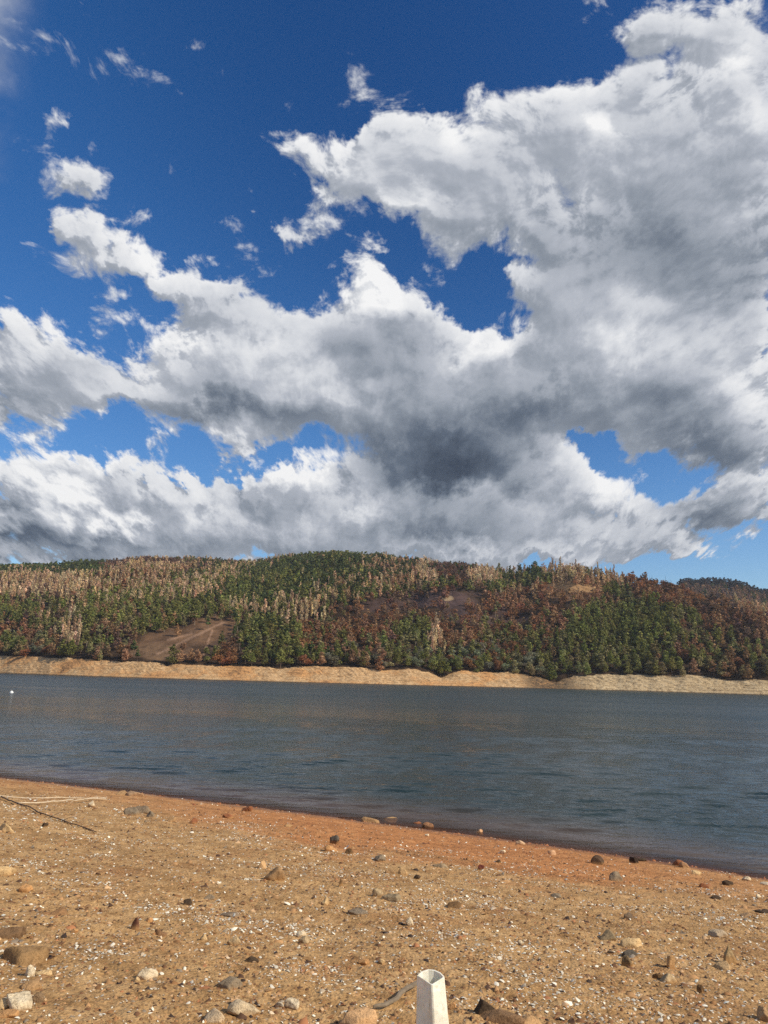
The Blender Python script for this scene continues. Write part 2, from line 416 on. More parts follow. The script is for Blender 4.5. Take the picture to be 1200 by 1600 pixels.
def ground_z(x, y, fine=True):
    s = shore_s(x, y)
    z = np.where(s > 0, 0.145 * s ** .95, .10 * s)
    z = np.where(s > 19, 2.38 + .105 * (s - 19), z)
    z = np.maximum(z, -3.0); z = np.minimum(z, 60)
    near = sstep(-1.5, 2.5, s)
    z = z + near * (.05 * fbm(x * .28, y * .28, 3, 3) + .018 * fbm(x * 1.7, y * 1.7, 3, 5)) + .012 * fbm(x * 1.1, y * 1.1, 2, 8)
    z = z + near * .014 * np.sin(s * 4.6 + 2.4 * fbm(x * .3, y * .3, 2, 22)) * (.5 + fbm(x * .5, y * .5, 2, 23))
    # little step in the sand along an older waterline
    st = s - (2.6 + .5 * fbm(x * .35, y * .35, 2, 21))
    z = z + .035 * sstep(-.12, .12, st) * sstep(2.0, 6.0, x) * near
    if fine:
        z = z + sstep(-.3, .6, s) * (.020 * fbm(x * 5, y * 5, 3, 31, .6) + .014 * np.abs(fbm(x * 17, y * 17, 3, 41, .65)))
    return z

def hit_ground(px, py):
    d = ray(px, py)
    t = -1.6 / d[2]
    for _ in range(60):
        p = d * t
        e = (CAMZ + p[2]) - float(ground_z(np.array([p[0]]), np.array([p[1]]))[0])
        if abs(e) < .002: break
        t *= 1 + .5 * e / max(.5, CAMZ - float(ground_z(np.array([p[0]]), np.array([p[1]]))[0]))
    p = d * t
    return np.array([p[0], p[1], CAMZ + p[2]])

def build_shore():
    az = np.radians(np.concatenate([np.linspace(-180, -50, 60), np.linspace(-49, -33, 40), np.linspace(-32.5, 32.5, 900), np.linspace(33, 49, 40), np.linspace(50, 180, 60)]))
    r = np.concatenate([np.linspace(.35, 3, 40), 3.02 * np.exp(np.linspace(0, math.log(38 / 3.02), 720)), np.geomspace(39, 3500, 60)])
    A, R = np.meshgrid(az, r)
    X, Y = R * np.sin(A), R * np.cos(A)
    Z = ground_z(X, Y)
    m, nt = new_mat("beach_sand")
    tc = nt.n('ShaderNodeTexCoord'); ob = tc.outputs['Object']
    at = nt.n('ShaderNodeAttribute', attribute_name='inland').outputs['Fac']
    n1 = nt.noise(ob, .55, 5, .6); n2 = nt.noise(ob, 3.5, 6, .65); n3 = nt.noise(ob, 60, 4, .7); n4 = nt.noise(ob, 14, 5, .7)
    tan = nt.ramp(n2, [(.28, lin(150, 112, 68)), (.5, lin(188, 148, 98)), (.72, lin(204, 166, 116))])
    tan = nt.mix(nt.rng(n1, .55, .75), tan, lin(160, 114, 70))
    red = nt.ramp(n2, [(.3, lin(172, 108, 60)), (.55, lin(194, 130, 78)), (.75, lin(206, 150, 96))])
    xo = nt.n('ShaderNodeSeparateXYZ'); nt.put(xo.inputs[0], ob)
    edge = nt.m('ADD', at, nt.m('MULTIPLY', nt.m('SUBTRACT', n1, .5), 9.0))
    mid = nt.m('MULTIPLY', nt.rng(xo.outputs[0], -9, -1, smooth=True), nt.rng(xo.outputs[0], 9, 3, smooth=True))
    edge = nt.m('MULTIPLY_ADD', mid, -2.2, edge)
    fr = nt.m('MULTIPLY', nt.rng(edge, 5.8, 2.6, smooth=True), nt.m('MULTIPLY', nt.rng(n2, .30, .5, .6, 1.0), nt.m('MULTIPLY_ADD', mid, .6, .4)))
    col = nt.mix(nt.m('MULTIPLY', fr, .92), tan, red)
    # specks and grains
    xs = nt.n('ShaderNodeSeparateXYZ'); nt.put(xs.inputs[0], ob)
    sp = nt.ramp(n3, [(.30, (.38, .34, .30)), (.46, (1, 1, 1)), (.62, (1, 1, 1)), (.75, (1.35, 1.35, 1.3))])
    col = nt.mix(1.0, col, sp, 'MULTIPLY')
    vr = nt.n('ShaderNodeTexVoronoi', feature='F1'); nt.put(vr.inputs['Vector'], ob); vr.inputs['Scale'].default_value = 34
    dirt = nt.ramp(n4, [(.34, (.62, .58, .52)), (.5, (1, 1, 1))])
    col = nt.mix(.8, col, dirt, 'MULTIPLY')
    # old waterlines: faint darker and paler bands along the shore
    ln = nt.n('ShaderNodeCombineXYZ'); nt.put(ln.inputs[0], nt.m('MULTIPLY_ADD', n1, 2.2, at)); nt.put(ln.inputs[1], nt.m('MULTIPLY', xo.outputs[0], .04))
    bands = nt.noise(ln.outputs[0], 1.5, 3, .65)
    col = nt.mix(.75, col, nt.ramp(bands, [(.34, (.74, .70, .64)), (.5, (1, 1, 1)), (.66, (1.12, 1.12, 1.1))]), 'MULTIPLY')
    # damp strip beside the water
    wet = nt.rng(nt.m('ADD', at, nt.m('MULTIPLY', nt.m('SUBTRACT', n2, .5), .9)), 1.05, .18, smooth=True)
    col = nt.mix(nt.m('MULTIPLY', wet, .75), col, nt.mix(nt.rng(xs.outputs[0], 1, 6), lin(134, 98, 70), lin(98, 56, 38)))
    under = nt.rng(at, .02, -.1)
    col = nt.mix(under, col, lin(104, 62, 42))
    h = nt.m('ADD', nt.m('MULTIPLY', n3, .5), nt.m('MULTIPLY', n4, 1.2))
    h = nt.m('ADD', h, nt.m('MULTIPLY', vr.outputs['Distance'], -.6))
    nrm = bump(nt, h, .9, .016)
    finish(nt, principled(nt, col, nt.rng(wet, 0, 1, .95, .45), nrm, .25))
    o = mesh_np('shore_ground', np.stack([X, Y, Z], -1).reshape(-1, 3), grid_faces(*X.shape)[:, ::-1], m, True, {'inland': shore_s(X, Y).ravel()})
    tag(o, kind='structure')

# ------------------------------------------------------------------ far shore and hill
FX = np.array([-2500, -900, -420, -300, -220, -180, -151, -120, -92, -45, 2, 36, 60, 86, 120, 160, 200, 260, 400, 900, 2500.])
FY = np.array([1400, 700, 520, 478, 440, 413, 396, 384, 378, 374, 376, 384, 390, 393, 390, 378, 362, 340, 320, 420, 1200.])

def far_d(az):
    """distance from the camera to the far waterline at an azimuth"""
    az = np.asarray(az, float)
    r = np.full(az.shape, 390.0)
    for _ in range(30):
        x, y = r * np.sin(az), r * np.cos(az)
        r = r + .5 * (np.interp(x, FX, FY) - y)
    return r + 2.2 * fbm(az * 38, az * 0 + 2, 4, 71)

def az_el(px, py):
    d = ray(px, py)
    return math.atan2(d[0], d[1]), d[2] / math.hypot(d[0], d[1])

SKYLINE = [(-900, 935), (-500, 905), (-200, 888), (0, 884), (60, 883), (130, 877), (200, 873), (280, 871), (330, 873), (400, 877), (440, 869), (480, 865), (520, 863), (600, 866), (660, 874), (720, 881), (780, 888), (800, 888), (830, 884),
           (900, 885), (960, 893), (1000, 899), (1040, 909), (1060, 914), (1100, 925), (1150, 936), (1200, 946), (1400, 975), (1700, 985), (2300, 990)]
RIDGE = [(-900, 1000), (0, 950), (300, 900), (550, 850), (750, 740), (900, 640), (1050, 580), (1200, 540), (1700, 520), (2300, 520)]
BTOP = [(-900, 1010), (0, 1025), (100, 1027), (200, 1034), (300, 1038), (400, 1041), (440, 1044), (480, 1040), (540, 1042), (600, 1047), (640, 1045), (690, 1052), (720, 1049), (800, 1052), (860, 1060), (900, 1056), (940, 1053), (1000, 1053), (1100, 1056), (1200, 1062), (1700, 1075), (2300, 1085)]
_sa = np.array([az_el(*p) for p in SKYLINE])
_ra = np.array([az_el(x, 1000)[0] for x, _ in RIDGE]); _rr = np.array([r for _, r in RIDGE], float)
_ba = np.array([az_el(*p) for p in BTOP])
BANK_W = 24.0

def hill_z(az, r):
    """height of the far side at polar positions round the camera"""
    D = far_d(az); R = np.interp(az, _ra, _rr)
    zb = CAMZ + (D + BANK_W) * np.interp(az, _ba[:, 0], _ba[:, 1])
    zb = np.maximum(zb, 5)
    zr = CAMZ + R * np.interp(az, _sa[:, 0], _sa[:, 1]) - 6.5
    s = (r - D)
    tb = np.clip(s / BANK_W, 0, 1)
    x, y = r * np.sin(az), r * np.cos(az)
    # bank: scoured slope with wave-cut steps
    q = tb * zb + 1.1 * fbm(x * .04, y * .04, 3, 5) * sstep(0, .3, tb)
    step = 1.05; ph = q / step; q2 = (np.floor(ph) + sstep(.25, .75, ph - np.floor(ph))) * step
    q = q * .6 + q2 * .4
    gull = np.abs(fbm(x * .16 + .1 * y, tb * .9, 4, 15, .6))
    q = q - (.35 * (1 - sstep(0, .22, gull))) * sstep(.05, .5, tb) + .35 * fbm(x * .28, y * .28, 4, 25, .6) * sstep(0, .2, tb)
    for pxc, wd, dep in ((690, .010, .26), (868, .010, .28), (262, .008, .2), (1130, .02, .12)):
        q = q * (1 - dep * (1 + .8 * fbm(x * .12, y * .12, 3, 61)) * np.exp(-((az + .006 * fbm(x * .06, y * .2, 2, 62) - az_el(pxc, 1060)[0]) / wd) ** 2) * sstep(.1, .7, tb))
    t = np.clip((r - D - BANK_W) / (R - D - BANK_W), 0, 1)
    prof = .80 * t + .32 * np.sin(t * np.pi) * .42 + .20 * t * t
    zh = zb + (zr - zb) * np.minimum(prof, 1)
    amp = np.sin(np.pi * np.clip(t, 0, 1)) ** .8
    zh = zh + amp * (11 * fbm(az * 14, r * .0035, 2, 33) + 4.0 * fbm(x * .018, y * .018, 3, 44) + .9 * fbm(x * .08, y * .08, 3, 47))
    z = np.where(s < BANK_W, q, zh + (q - zb) * np.exp(-np.maximum(0, s - BANK_W) / 5.0))
    z = np.where(s <= 0, .25 * s, z)
    over = np.maximum(0, r - R)
    return z - .30 * over

# soil patches: centre px, centre py, half width, half height, tilt, linear colour
SOILS = [(270, 1000, 62, 22, 8, lin(104, 80, 60)), (325, 985, 48, 20, 20, lin(110, 84, 62)), (240, 1020, 40, 12, 0, lin(112, 88, 66)), (350, 1010, 20, 12, 0, lin(90, 70, 55)),
         (905, 916, 50, 9, 0, lin(150, 118, 82)), (855, 925, 34, 8, -15, lin(150, 118, 90)), (690, 937, 60, 14, 0, lin(84, 66, 62)), (620, 915, 20, 8, 25, lin(130, 105, 88)), (700, 935, 8, 4, 0, lin(150, 128, 100)),
         (760, 960, 70, 16, 0, lin(74, 58, 54)), (600, 945, 40, 12, 0, lin(70, 54, 48)), (250, 865, 1, 1, 0, lin(90, 70, 50))]

def ell(px, py, cx, cy, rx, ry, tilt=0):
    t = math.radians(tilt); c, s = math.cos(t), math.sin(t)
    dx, dy = px - cx, -(py - cy)
    return np.sqrt(((dx * c + dy * s) / rx) ** 2 + ((-dx * s + dy * c) / ry) ** 2)

def build_far():
    az = np.radians(np.concatenate([np.linspace(-62, -33, 70), np.linspace(-32.5, 32.5, 1150), np.linspace(33, 70, 80)]))
    D = far_d(az); R = np.interp(az, _ra, _rr)
    tb = np.concatenate([[-12, -4, -1, -.3], np.linspace(0, BANK_W, 70)])
    th = np.concatenate([np.linspace(0, 1, 260), [1.02, 1.06, 1.12, 1.25, 1.5, 2, 3, 5]])
    def sheet(Rg, Ag, name, mat, attrs=None):
        Z = hill_z(Ag, Rg)
        X, Y = Rg * np.sin(Ag), Rg * np.cos(Ag)
        a = {}
        if attrs: a = attrs(X, Y, Z)
        return mesh_np(name, np.stack([X, Y, Z], -1).reshape(-1, 3), grid_faces(*X.shape)[:, ::-1], mat, True, a)
    Ag = np.broadcast_to(az, (len(tb), len(az)))
    Rb = D[None, :] + tb[:, None]
    # --- pale bank
    m, nt = new_mat("bank_rock")
    ob = nt.n('ShaderNodeTexCoord').outputs['Object']
    sp = nt.n('ShaderNodeSeparateXYZ'); nt.put(sp.inputs[0], ob)
    n1 = nt.noise(ob, .05, 5, .6); n2 = nt.noise(ob, .45, 6, .7)
    zz = nt.m('ADD', sp.outputs[2], nt.m('MULTIPLY', n2, .8))
    st = nt.n('ShaderNodeCombineXYZ'); nt.put(st.inputs[2], nt.m('MULTIPLY', zz, 2.6)); nt.put(st.inputs[0], nt.m('MULTIPLY', sp.outputs[0], .02))
    n3 = nt.noise(st.outputs[0], 1.0, 4, .7)
    col = nt.ramp(n2, [(.3, lin(150, 112, 74)), (.5, lin(202, 164, 118)), (.7, lin(224, 190, 146))])
    col = nt.mix(nt.rng(n1, .5, .62), col, lin(214, 160, 104))
    col = nt.mix(nt.rng(sp.outputs[0], 85, 115), col, nt.ramp(n2, [(.32, lin(124, 102, 76)), (.5, lin(196, 170, 130)), (.68, lin(218, 194, 154))]))
    col = nt.mix(1.0, col, nt.ramp(n3, [(.34, (.62, .58, .52)), (.48, (1, 1, 1))]), 'MULTIPLY')
    dk = nt.m('MULTIPLY', nt.rng(nt.m('ADD', n1, nt.m('MULTIPLY', n2, .8)), .98, 1.12), .6)
    col = nt.mix(dk, col, lin(92, 76, 62))
    rb = nt.m('MULTIPLY', nt.rng(sp.outputs[0], 70, 84, smooth=True), nt.rng(sp.outputs[0], 114, 96, smooth=True))
    rb = nt.m('MULTIPLY', rb, nt.rng(nt.noise(ob, .45, 5, .8), .40, .50))
    col = nt.mix(nt.m('MULTIPLY', rb, .85), col, lin(74, 62, 50))
    col = nt.mix(nt.rng(sp.outputs[2], .5, .12), col, lin(86, 72, 58))
    nrm = bump(nt, nt.m('ADD', n2, nt.m('MULTIPLY', n3, .6)), 1.0, 1.1)
    finish(nt, principled(nt, col, .95, nrm, .1))
    bank = sheet(Rb, Ag, 'far_bank', m); tag(bank, kind='structure')
    # --- wooded hill ground
    m2, nt = new_mat("hill_soil")
    ob = nt.n('ShaderNodeTexCoord').outputs['Object']
    at = nt.n('ShaderNodeAttribute', attribute_name='soil').outputs['Color']
    n1 = nt.noise(ob, .12, 6, .7)
    col = nt.mix(1.0, at, nt.ramp(n1, [(.3, (.55, .5, .45)), (.5, (1, 1, 1)), (.7, (1.4, 1.35, 1.25))]), 'MULTIPLY')
    finish(nt, principled(nt, col, .95, bump(nt, n1, 1.0, 1.5), .1))
    Rh = (D + BANK_W)[None, :] + th[:, None] * (R - D - BANK_W)[None, :]
    Ah = np.broadcast_to(az, Rh.shape)
    def soil(X, Y, Z):
        px, py = topix(np.stack([X, Y, Z], -1))
        c = np.zeros(X.shape + (3,)) + np.array(lin(62, 48, 36))
        wob = .55 * fbm(X * .05, Y * .05, 4, 61)
        for (cx, cy, rx, ry, tl, co) in SOILS:
            w = sstep(1.15, .85, ell(px, py, cx, cy, rx, ry, tl) + wob)[..., None]
            c = c * (1 - w) + np.array(co) * w
        # tracks graded across the clearing
        for (x0, y0, x1, y1) in [(245, 1022, 350, 972), (318, 1022, 332, 985), (262, 1000, 300, 990), (845, 930, 800, 915)]:
            tt = np.clip(((px - x0) * (x1 - x0) + (py - y0) * (y1 - y0)) / ((x1 - x0) ** 2 + (y1 - y0) ** 2), 0, 1)
            dd = np.hypot(px - x0 - tt * (x1 - x0), py - y0 - tt * (y1 - y0)) + 1.0 * fbm(X * .1, Y * .1, 2, 3)
            w = .6 * sstep(2.4, 1.0, dd)[..., None]
            c = c * (1 - w) + np.array(lin(160, 128, 104)) * w
        return {'soil': c.reshape(-1, 3)}
    hill = sheet(Rh, Ah, 'hill', m2, soil); tag(hill, kind='structure')
    # --- farther ridge, right
    a2 = np.radians(np.linspace(8, 75, 240)); r2 = np.linspace(800, 1750, 60)
    A2, R2 = np.meshgrid(a2, r2)
    Z2 = far_ridge_z(A2, R2)
    o = mesh_np('far_ridge', np.stack([R2 * np.sin(A2), R2 * np.cos(A2), Z2], -1).reshape(-1, 3), grid_faces(*A2.shape)[:, ::-1], m2, True,
                {'soil': np.zeros((A2.size, 3)) + np.array(lin(60, 50, 46))})
    tag(o, kind='structure')

_f2 = np.array([az_el(*p) for p in [(700, 960), (1000, 935), (1070, 918), (1120, 916), (1160, 922), (1200, 936), (1300, 955), (1800, 980), (2600, 990)]])
def far_ridge_z(az, r):
    e = np.interp(az, _f2[:, 0], _f2[:, 1])
    return CAMZ + 1150 * e * (1 - np.abs(r - 1150) / 520.0 * .8) + 3 * fbm(az * 60, r * .01, 3, 9)

# ------------------------------------------------------------------ lake
def build_water():
    m, nt = new_mat("lake_water")
    ob = nt.n('ShaderNodeTexCoord').outputs['Object']
    def coords(rot, sx, sy):
        mp = nt.n('ShaderNodeMapping'); nt.put(mp.inputs[0], ob); mp.inputs['Rotation'].default_value = (0, 0, math.radians(rot)); mp.inputs['Scale'].default_value = (sx, sy, 1)
        return mp.outputs[0]
    at = nt.n('ShaderNodeAttribute', attribute_name='offshore').outputs['Fac']
    b = nt.noise(coords(12, 1.0, 2.0), 3.4, 3, .6, .3)
    c = nt.noise(coords(-30, 1.0, 1.6), 9.0, 3, .6)
    a = nt.noise(coords(-6, .5, 1.6), .42, 4, .6, .4)      # long ripples beyond the modelled ones
    patch = nt.rng(nt.noise(coords(-6, .25, 1.0), .055, 4, .6), .35, .65, .45, 1.25)
    h = nt.m('ADD', nt.m('MULTIPLY', b, .040), nt.m('MULTIPLY', c, .010))
    h = nt.m('ADD', h, nt.m('MULTIPLY', a, nt.rng(at, 25, 90, .0, .8)))
    h = nt.m('MULTIPLY', h, patch)
    # calmer in the last metres before the beach
    h = nt.m('MULTIPLY', h, nt.rng(at, 0, 7, .35, 1.0))
    nrm = bump(nt, h, 1.0, 1.0)
    dp = nt.rng(at, 0, 5.5, smooth=True)
    col = nt.mix(dp, lin(86, 68, 56), lin(34, 50, 50))
    rgh = nt.m('MULTIPLY', nt.rng(at, 10, 110, .06, .30), nt.rng(patch, .45, 1.25, .85, 1.08))
    water = principled(nt, col, rgh, nrm, .5, IOR=1.33)
    tr = nt.n('ShaderNodeBsdfTransparent'); tr.inputs[0].default_value = (.86, .72, .58, 1)
    mx = nt.n('ShaderNodeMixShader'); nt.put(mx.inputs[0], nt.rng(at, 0.0, 1.5, .25, 1.0)); nt.put(mx.inputs[1], tr.outputs[0]); nt.put(mx.inputs[2], water)
    finish(nt, mx.outputs[0])
    az = np.radians(np.concatenate([np.linspace(-180, -46, 50), np.linspace(-45, 45, 1080), np.linspace(46, 180, 50)]))
    r = np.concatenate([[1.0, 6.0], np.geomspace(9, 15.5, 60), np.geomspace(15.6, 120, 640), np.geomspace(123, 3400, 60)])
    A, R = np.meshgrid(az, r)
    X, Y = R * np.sin(A), R * np.cos(A)
    off = -shore_s(X, Y); Z = X * 0; rg = np.random.default_rng(12)
    wx, wy = X + .3 * fbm(X * .3, Y * .3, 2, 201), Y + .16 * fbm(X * .25, Y * .5, 2, 202)
    for i in range(26):
        lam = .26 * 4.6 ** (i / 25.0); th = math.radians(-96 + rg.normal(0, 13)); kk = 2 * math.pi / lam
        fade = sstep(4.0, 7.0, lam / (R * .0032)) * sstep(118, 90, R)
        Z = Z + fade * (.070 * rg.uniform(.7, 1.3) / kk) * np.sin(kk * (wx * math.cos(th) + wy * math.sin(th)) + rg.uniform(0, 6.28))
    Z = Z * (.75 + .6 * fbm(X * .05, Y * .12, 3, 203)) * (.25 + .75 * sstep(-.2, 2.0, off)) * sstep(math.radians(45), math.radians(40), np.abs(A))
    o = mesh_np('lake_water', np.stack([X, Y, Z], -1).reshape(-1, 3), grid_faces(*X.shape)[:, ::-1], m, True, {'offshore': off.ravel()})
    tag(o, kind='structure')

def build_haze():
    m, nt = new_mat('haze_air')
    v = nt.n('ShaderNodeVolumePrincipled'); v.inputs['Color'].default_value = (.80, .86, .93, 1); v.inputs['Density'].default_value = .0001; v.inputs['Anisotropy'].default_value = .3
    o = nt.n('ShaderNodeOutputMaterial'); nt.put(o.inputs['Volume'], v.outputs[0])
    V = [(x, y, z) for z in (-330, 185) for y in (-3600, 3600) for x in (-3600, 3600)]
    F = [(0, 2, 3, 1), (4, 5, 7, 6), (0, 1, 5, 4), (2, 6, 7, 3), (0, 4, 6, 2), (1, 3, 7, 5)]
    tag(mesh_np('haze', V, F, m), kind='stuff', label='thin pale haze over the lake and hills')

build_shore(); build_far(); build_water(); build_haze()

# ------------------------------------------------------------------ trees
def cards(P, N, size, rng, aspect=1.0):
    """one leaf-spray quad per point, loosely facing along N; returns verts (n*4,3)"""
    n = len(P)
    nn = N + rng.normal(0, .55, (n, 3)); nn /= np.linalg.norm(nn, axis=1)[:, None] + 1e-9
    up = rng.normal(0, 1, (n, 3)); t = np.cross(nn, up); t /= np.linalg.norm(t, axis=1)[:, None] + 1e-9
    b = np.cross(nn, t)
    sz = (size * rng.uniform(.6, 1.35, n))[:, None]
    k = rng.uniform(.35, 1.0, (n, 4, 1))
    V = np.empty((n, 4, 3))
    for i, (x, y) in enumerate(((-1, -1), (1, -1), (1, 1), (-1, 1))):
        V[:, i] = P + (t * x + b * y * aspect) * sz * k[:, i]
    return V.reshape(-1, 3)

def crown(kind, n, seed):
    """unit-height tree crown (z 0..1): quad vertices, made of uneven clumps"""
    rng = np.random.default_rng(seed)
    out = []
    if kind == 'pine':        # young maritime pine: ragged cone with a rounded top
        k = 13; zz = np.sort(rng.uniform(.20, .97, k)); rad = .235 * (1.06 - zz) ** .62 + .02
        for z, r in zip(zz, rad):
            a = rng.uniform(0, 6.28); off = r * rng.uniform(.15, .75)
            out.append((np.array([math.cos(a) * off, math.sin(a) * off, z]), np.array([r * .80, r * .80, r * .62])))
        out.append((np.array([0, 0, .93]), np.array([.045, .045, .09])))
    elif kind == 'tall':      # mature pine: bare lower trunk, crown of a few tiers
        k = 9
        for i in range(k):
            z = rng.uniform(.5, .95); r = .20 * (1.25 - z); a = rng.uniform(0, 6.28); off = rng.uniform(.2, 1.1) * r
            out.append((np.array([math.cos(a) * off, math.sin(a) * off, z]), np.array([r, r, r * .5])))
    elif kind == 'spire':     # scorched eucalyptus: narrow pointed column
        k = 12; zz = np.linspace(.14, .94, k)
        for z in zz:
            r = .115 * math.sin(math.pi * min(1, (1.05 - z) * .62 + .12)) + .012; a = rng.uniform(0, 6.28); off = r * rng.uniform(.1, .7)
            out.append((np.array([math.cos(a) * off, math.sin(a) * off, z]), np.array([r * .7, r * .7, .085])))
    elif kind == 'round':     # broadleaf
        for i in range(12):
            a = rng.uniform(0, 6.28); z = rng.uniform(.28, .86); R = .30 * math.sqrt(max(.05, 1 - ((z - .52) / .46) ** 2)); off = R * rng.uniform(.2, .95)
            out.append((np.array([math.cos(a) * off, math.sin(a) * off, z]), np.array([.15, .15, .13]) * rng.uniform(.7, 1.2)))
    elif kind == 'bush':
        for i in range(10):
            a = rng.uniform(0, 6.28); z = rng.uniform(.12, .75); off = .48 * math.sqrt(1 - z * .8) * rng.uniform(.1, 1)
            out.append((np.array([math.cos(a) * off, math.sin(a) * off, z]), np.array([.22, .22, .2]) * rng.uniform(.7, 1.2)))
    Vs = []; Cs = []
    vol = np.array([r[0] * r[2] for _, r in out]); cnt = np.maximum(3, (vol / vol.sum() * n).astype(int))
    for (c, r), m in zip(out, cnt):
        d = rng.normal(0, 1, (m, 3)); d /= np.linalg.norm(d, axis=1)[:, None]
        P = c + d * r * rng.uniform(.45, 1.08, (m, 1)) ** .6
        base = {'pine': .046, 'tall': .048, 'spire': .030, 'round': .054, 'bush': .075}[kind]
        s = base * math.sqrt(330.0 / n) * (.85 if n > 300 else .8)
        Vs.append(cards(P, d, s, rng, 1.5 if kind == 'spire' else 1.0))
        Cs.append(np.repeat(rng.uniform(.78, 1.22), m * 4) * np.repeat(rng.uniform(.85, 1.15, m), 4))
    V = np.concatenate(Vs); C = np.concatenate(Cs)
    V[:, 2] = np.clip(V[:, 2], .02, 1.02)
    return V, C

def trunk_mesh(h, kind, seed, sides=5):
    """tapered trunk with a few limbs, unit-height tree"""
    rng = np.random.default_rng(seed)
    V = []; F = []
    def tube(pts, rads):
        b = len(V)
        for p, r in zip(pts, rads):
            for i in range(sides):
                a = 6.2832 * i / sides; V.append((p[0] + r * math.cos(a), p[1] + r * math.sin(a), p[2]))
        for j in range(len(pts) - 1):
            for i in range(sides):
                F.append((b + j * sides + i, b + j * sides + (i + 1) % sides, b + (j + 1) * sides + (i + 1) % sides, b + (j + 1) * sides + i))
    lean = rng.uniform(-.02, .02, 2)
    tube([(0, 0, -.04), (lean[0] * .4, lean[1] * .4, .3), (lean[0], lean[1], .65), (lean[0] * 1.3, lean[1] * 1.3, h)], [.018, .013, .008, .003])
    for i in range(16 if kind == 'pole' else 7):
        z = rng.uniform(.25, .9) * h; a = rng.uniform(0, 6.28); L = rng.uniform(.05, .13) * (1.2 - z / h) * (1 if kind != 'round' else 1.8)
        tube([(0, 0, z), (math.cos(a) * L * .6, math.sin(a) * L * .6, z + L * .25), (math.cos(a) * L, math.sin(a) * L, z + L * .6)], [.006, .004, .0015])
    return np.array(V), np.array(F)

def leaf_mat(name, attr=True, color=(.1, .1, .05), var=.35, trans=.3):
    m, nt = new_mat(name)
    if attr: base = nt.n('ShaderNodeAttribute', attribute_name='leaf').outputs['Color']
    else:
        oi = nt.n('ShaderNodeObjectInfo')
        at = nt.n('ShaderNodeAttribute', attribute_name='clump').outputs['Fac']
        base = nt.vm('SCALE', nt.mix(1.0, color, oi.outputs['Color'], 'MULTIPLY'), scale=at)
    d = nt.n('ShaderNodeBsdfDiffuse'); nt.put(d.inputs[0], base); 
    t = nt.n('ShaderNodeBsdfTranslucent'); nt.put(t.inputs[0], base)
    mx = nt.n('ShaderNodeMixShader'); mx.inputs[0].default_value = trans; nt.put(mx.inputs[1], d.outputs[0]); nt.put(mx.inputs[2], t.outputs[0])
    finish(nt, mx.outputs[0]); return m

def bark(name, c):
    m, nt = new_mat(name)
    n = nt.noise(nt.n('ShaderNodeTexCoord').outputs['Object'], 40, 4, .6)
    finish(nt, principled(nt, nt.mix(n, tuple(x * .6 for x in c), tuple(x * 1.5 for x in c)), .9)); return m

GREEN, OLIVE, DKGREEN, GREYGREEN = (.215, .215, .066), (.265, .238, .105), (.100, .118, .046), (.225, .225, .145)
BROWN, REDBR, PURPLE, TAN, PALE = (.370, .220, .122), (.300, .145, .072), (.190, .115, .084), (.540, .385, .225), (.66, .51, .32)
# species: colour, crown kind
SPEC = {'green': (GREEN, 'pine'), 'olive': (OLIVE, 'pine'), 'dark': (DKGREEN, 'tall'), 'grey': (GREYGREEN, 'round'), 'brown': (BROWN, 'pine'), 'red': (REDBR, 'round'),
        'purple': (PURPLE, 'tall'), 'tan': (TAN, 'spire'), 'pale': (PALE, 'spire')}
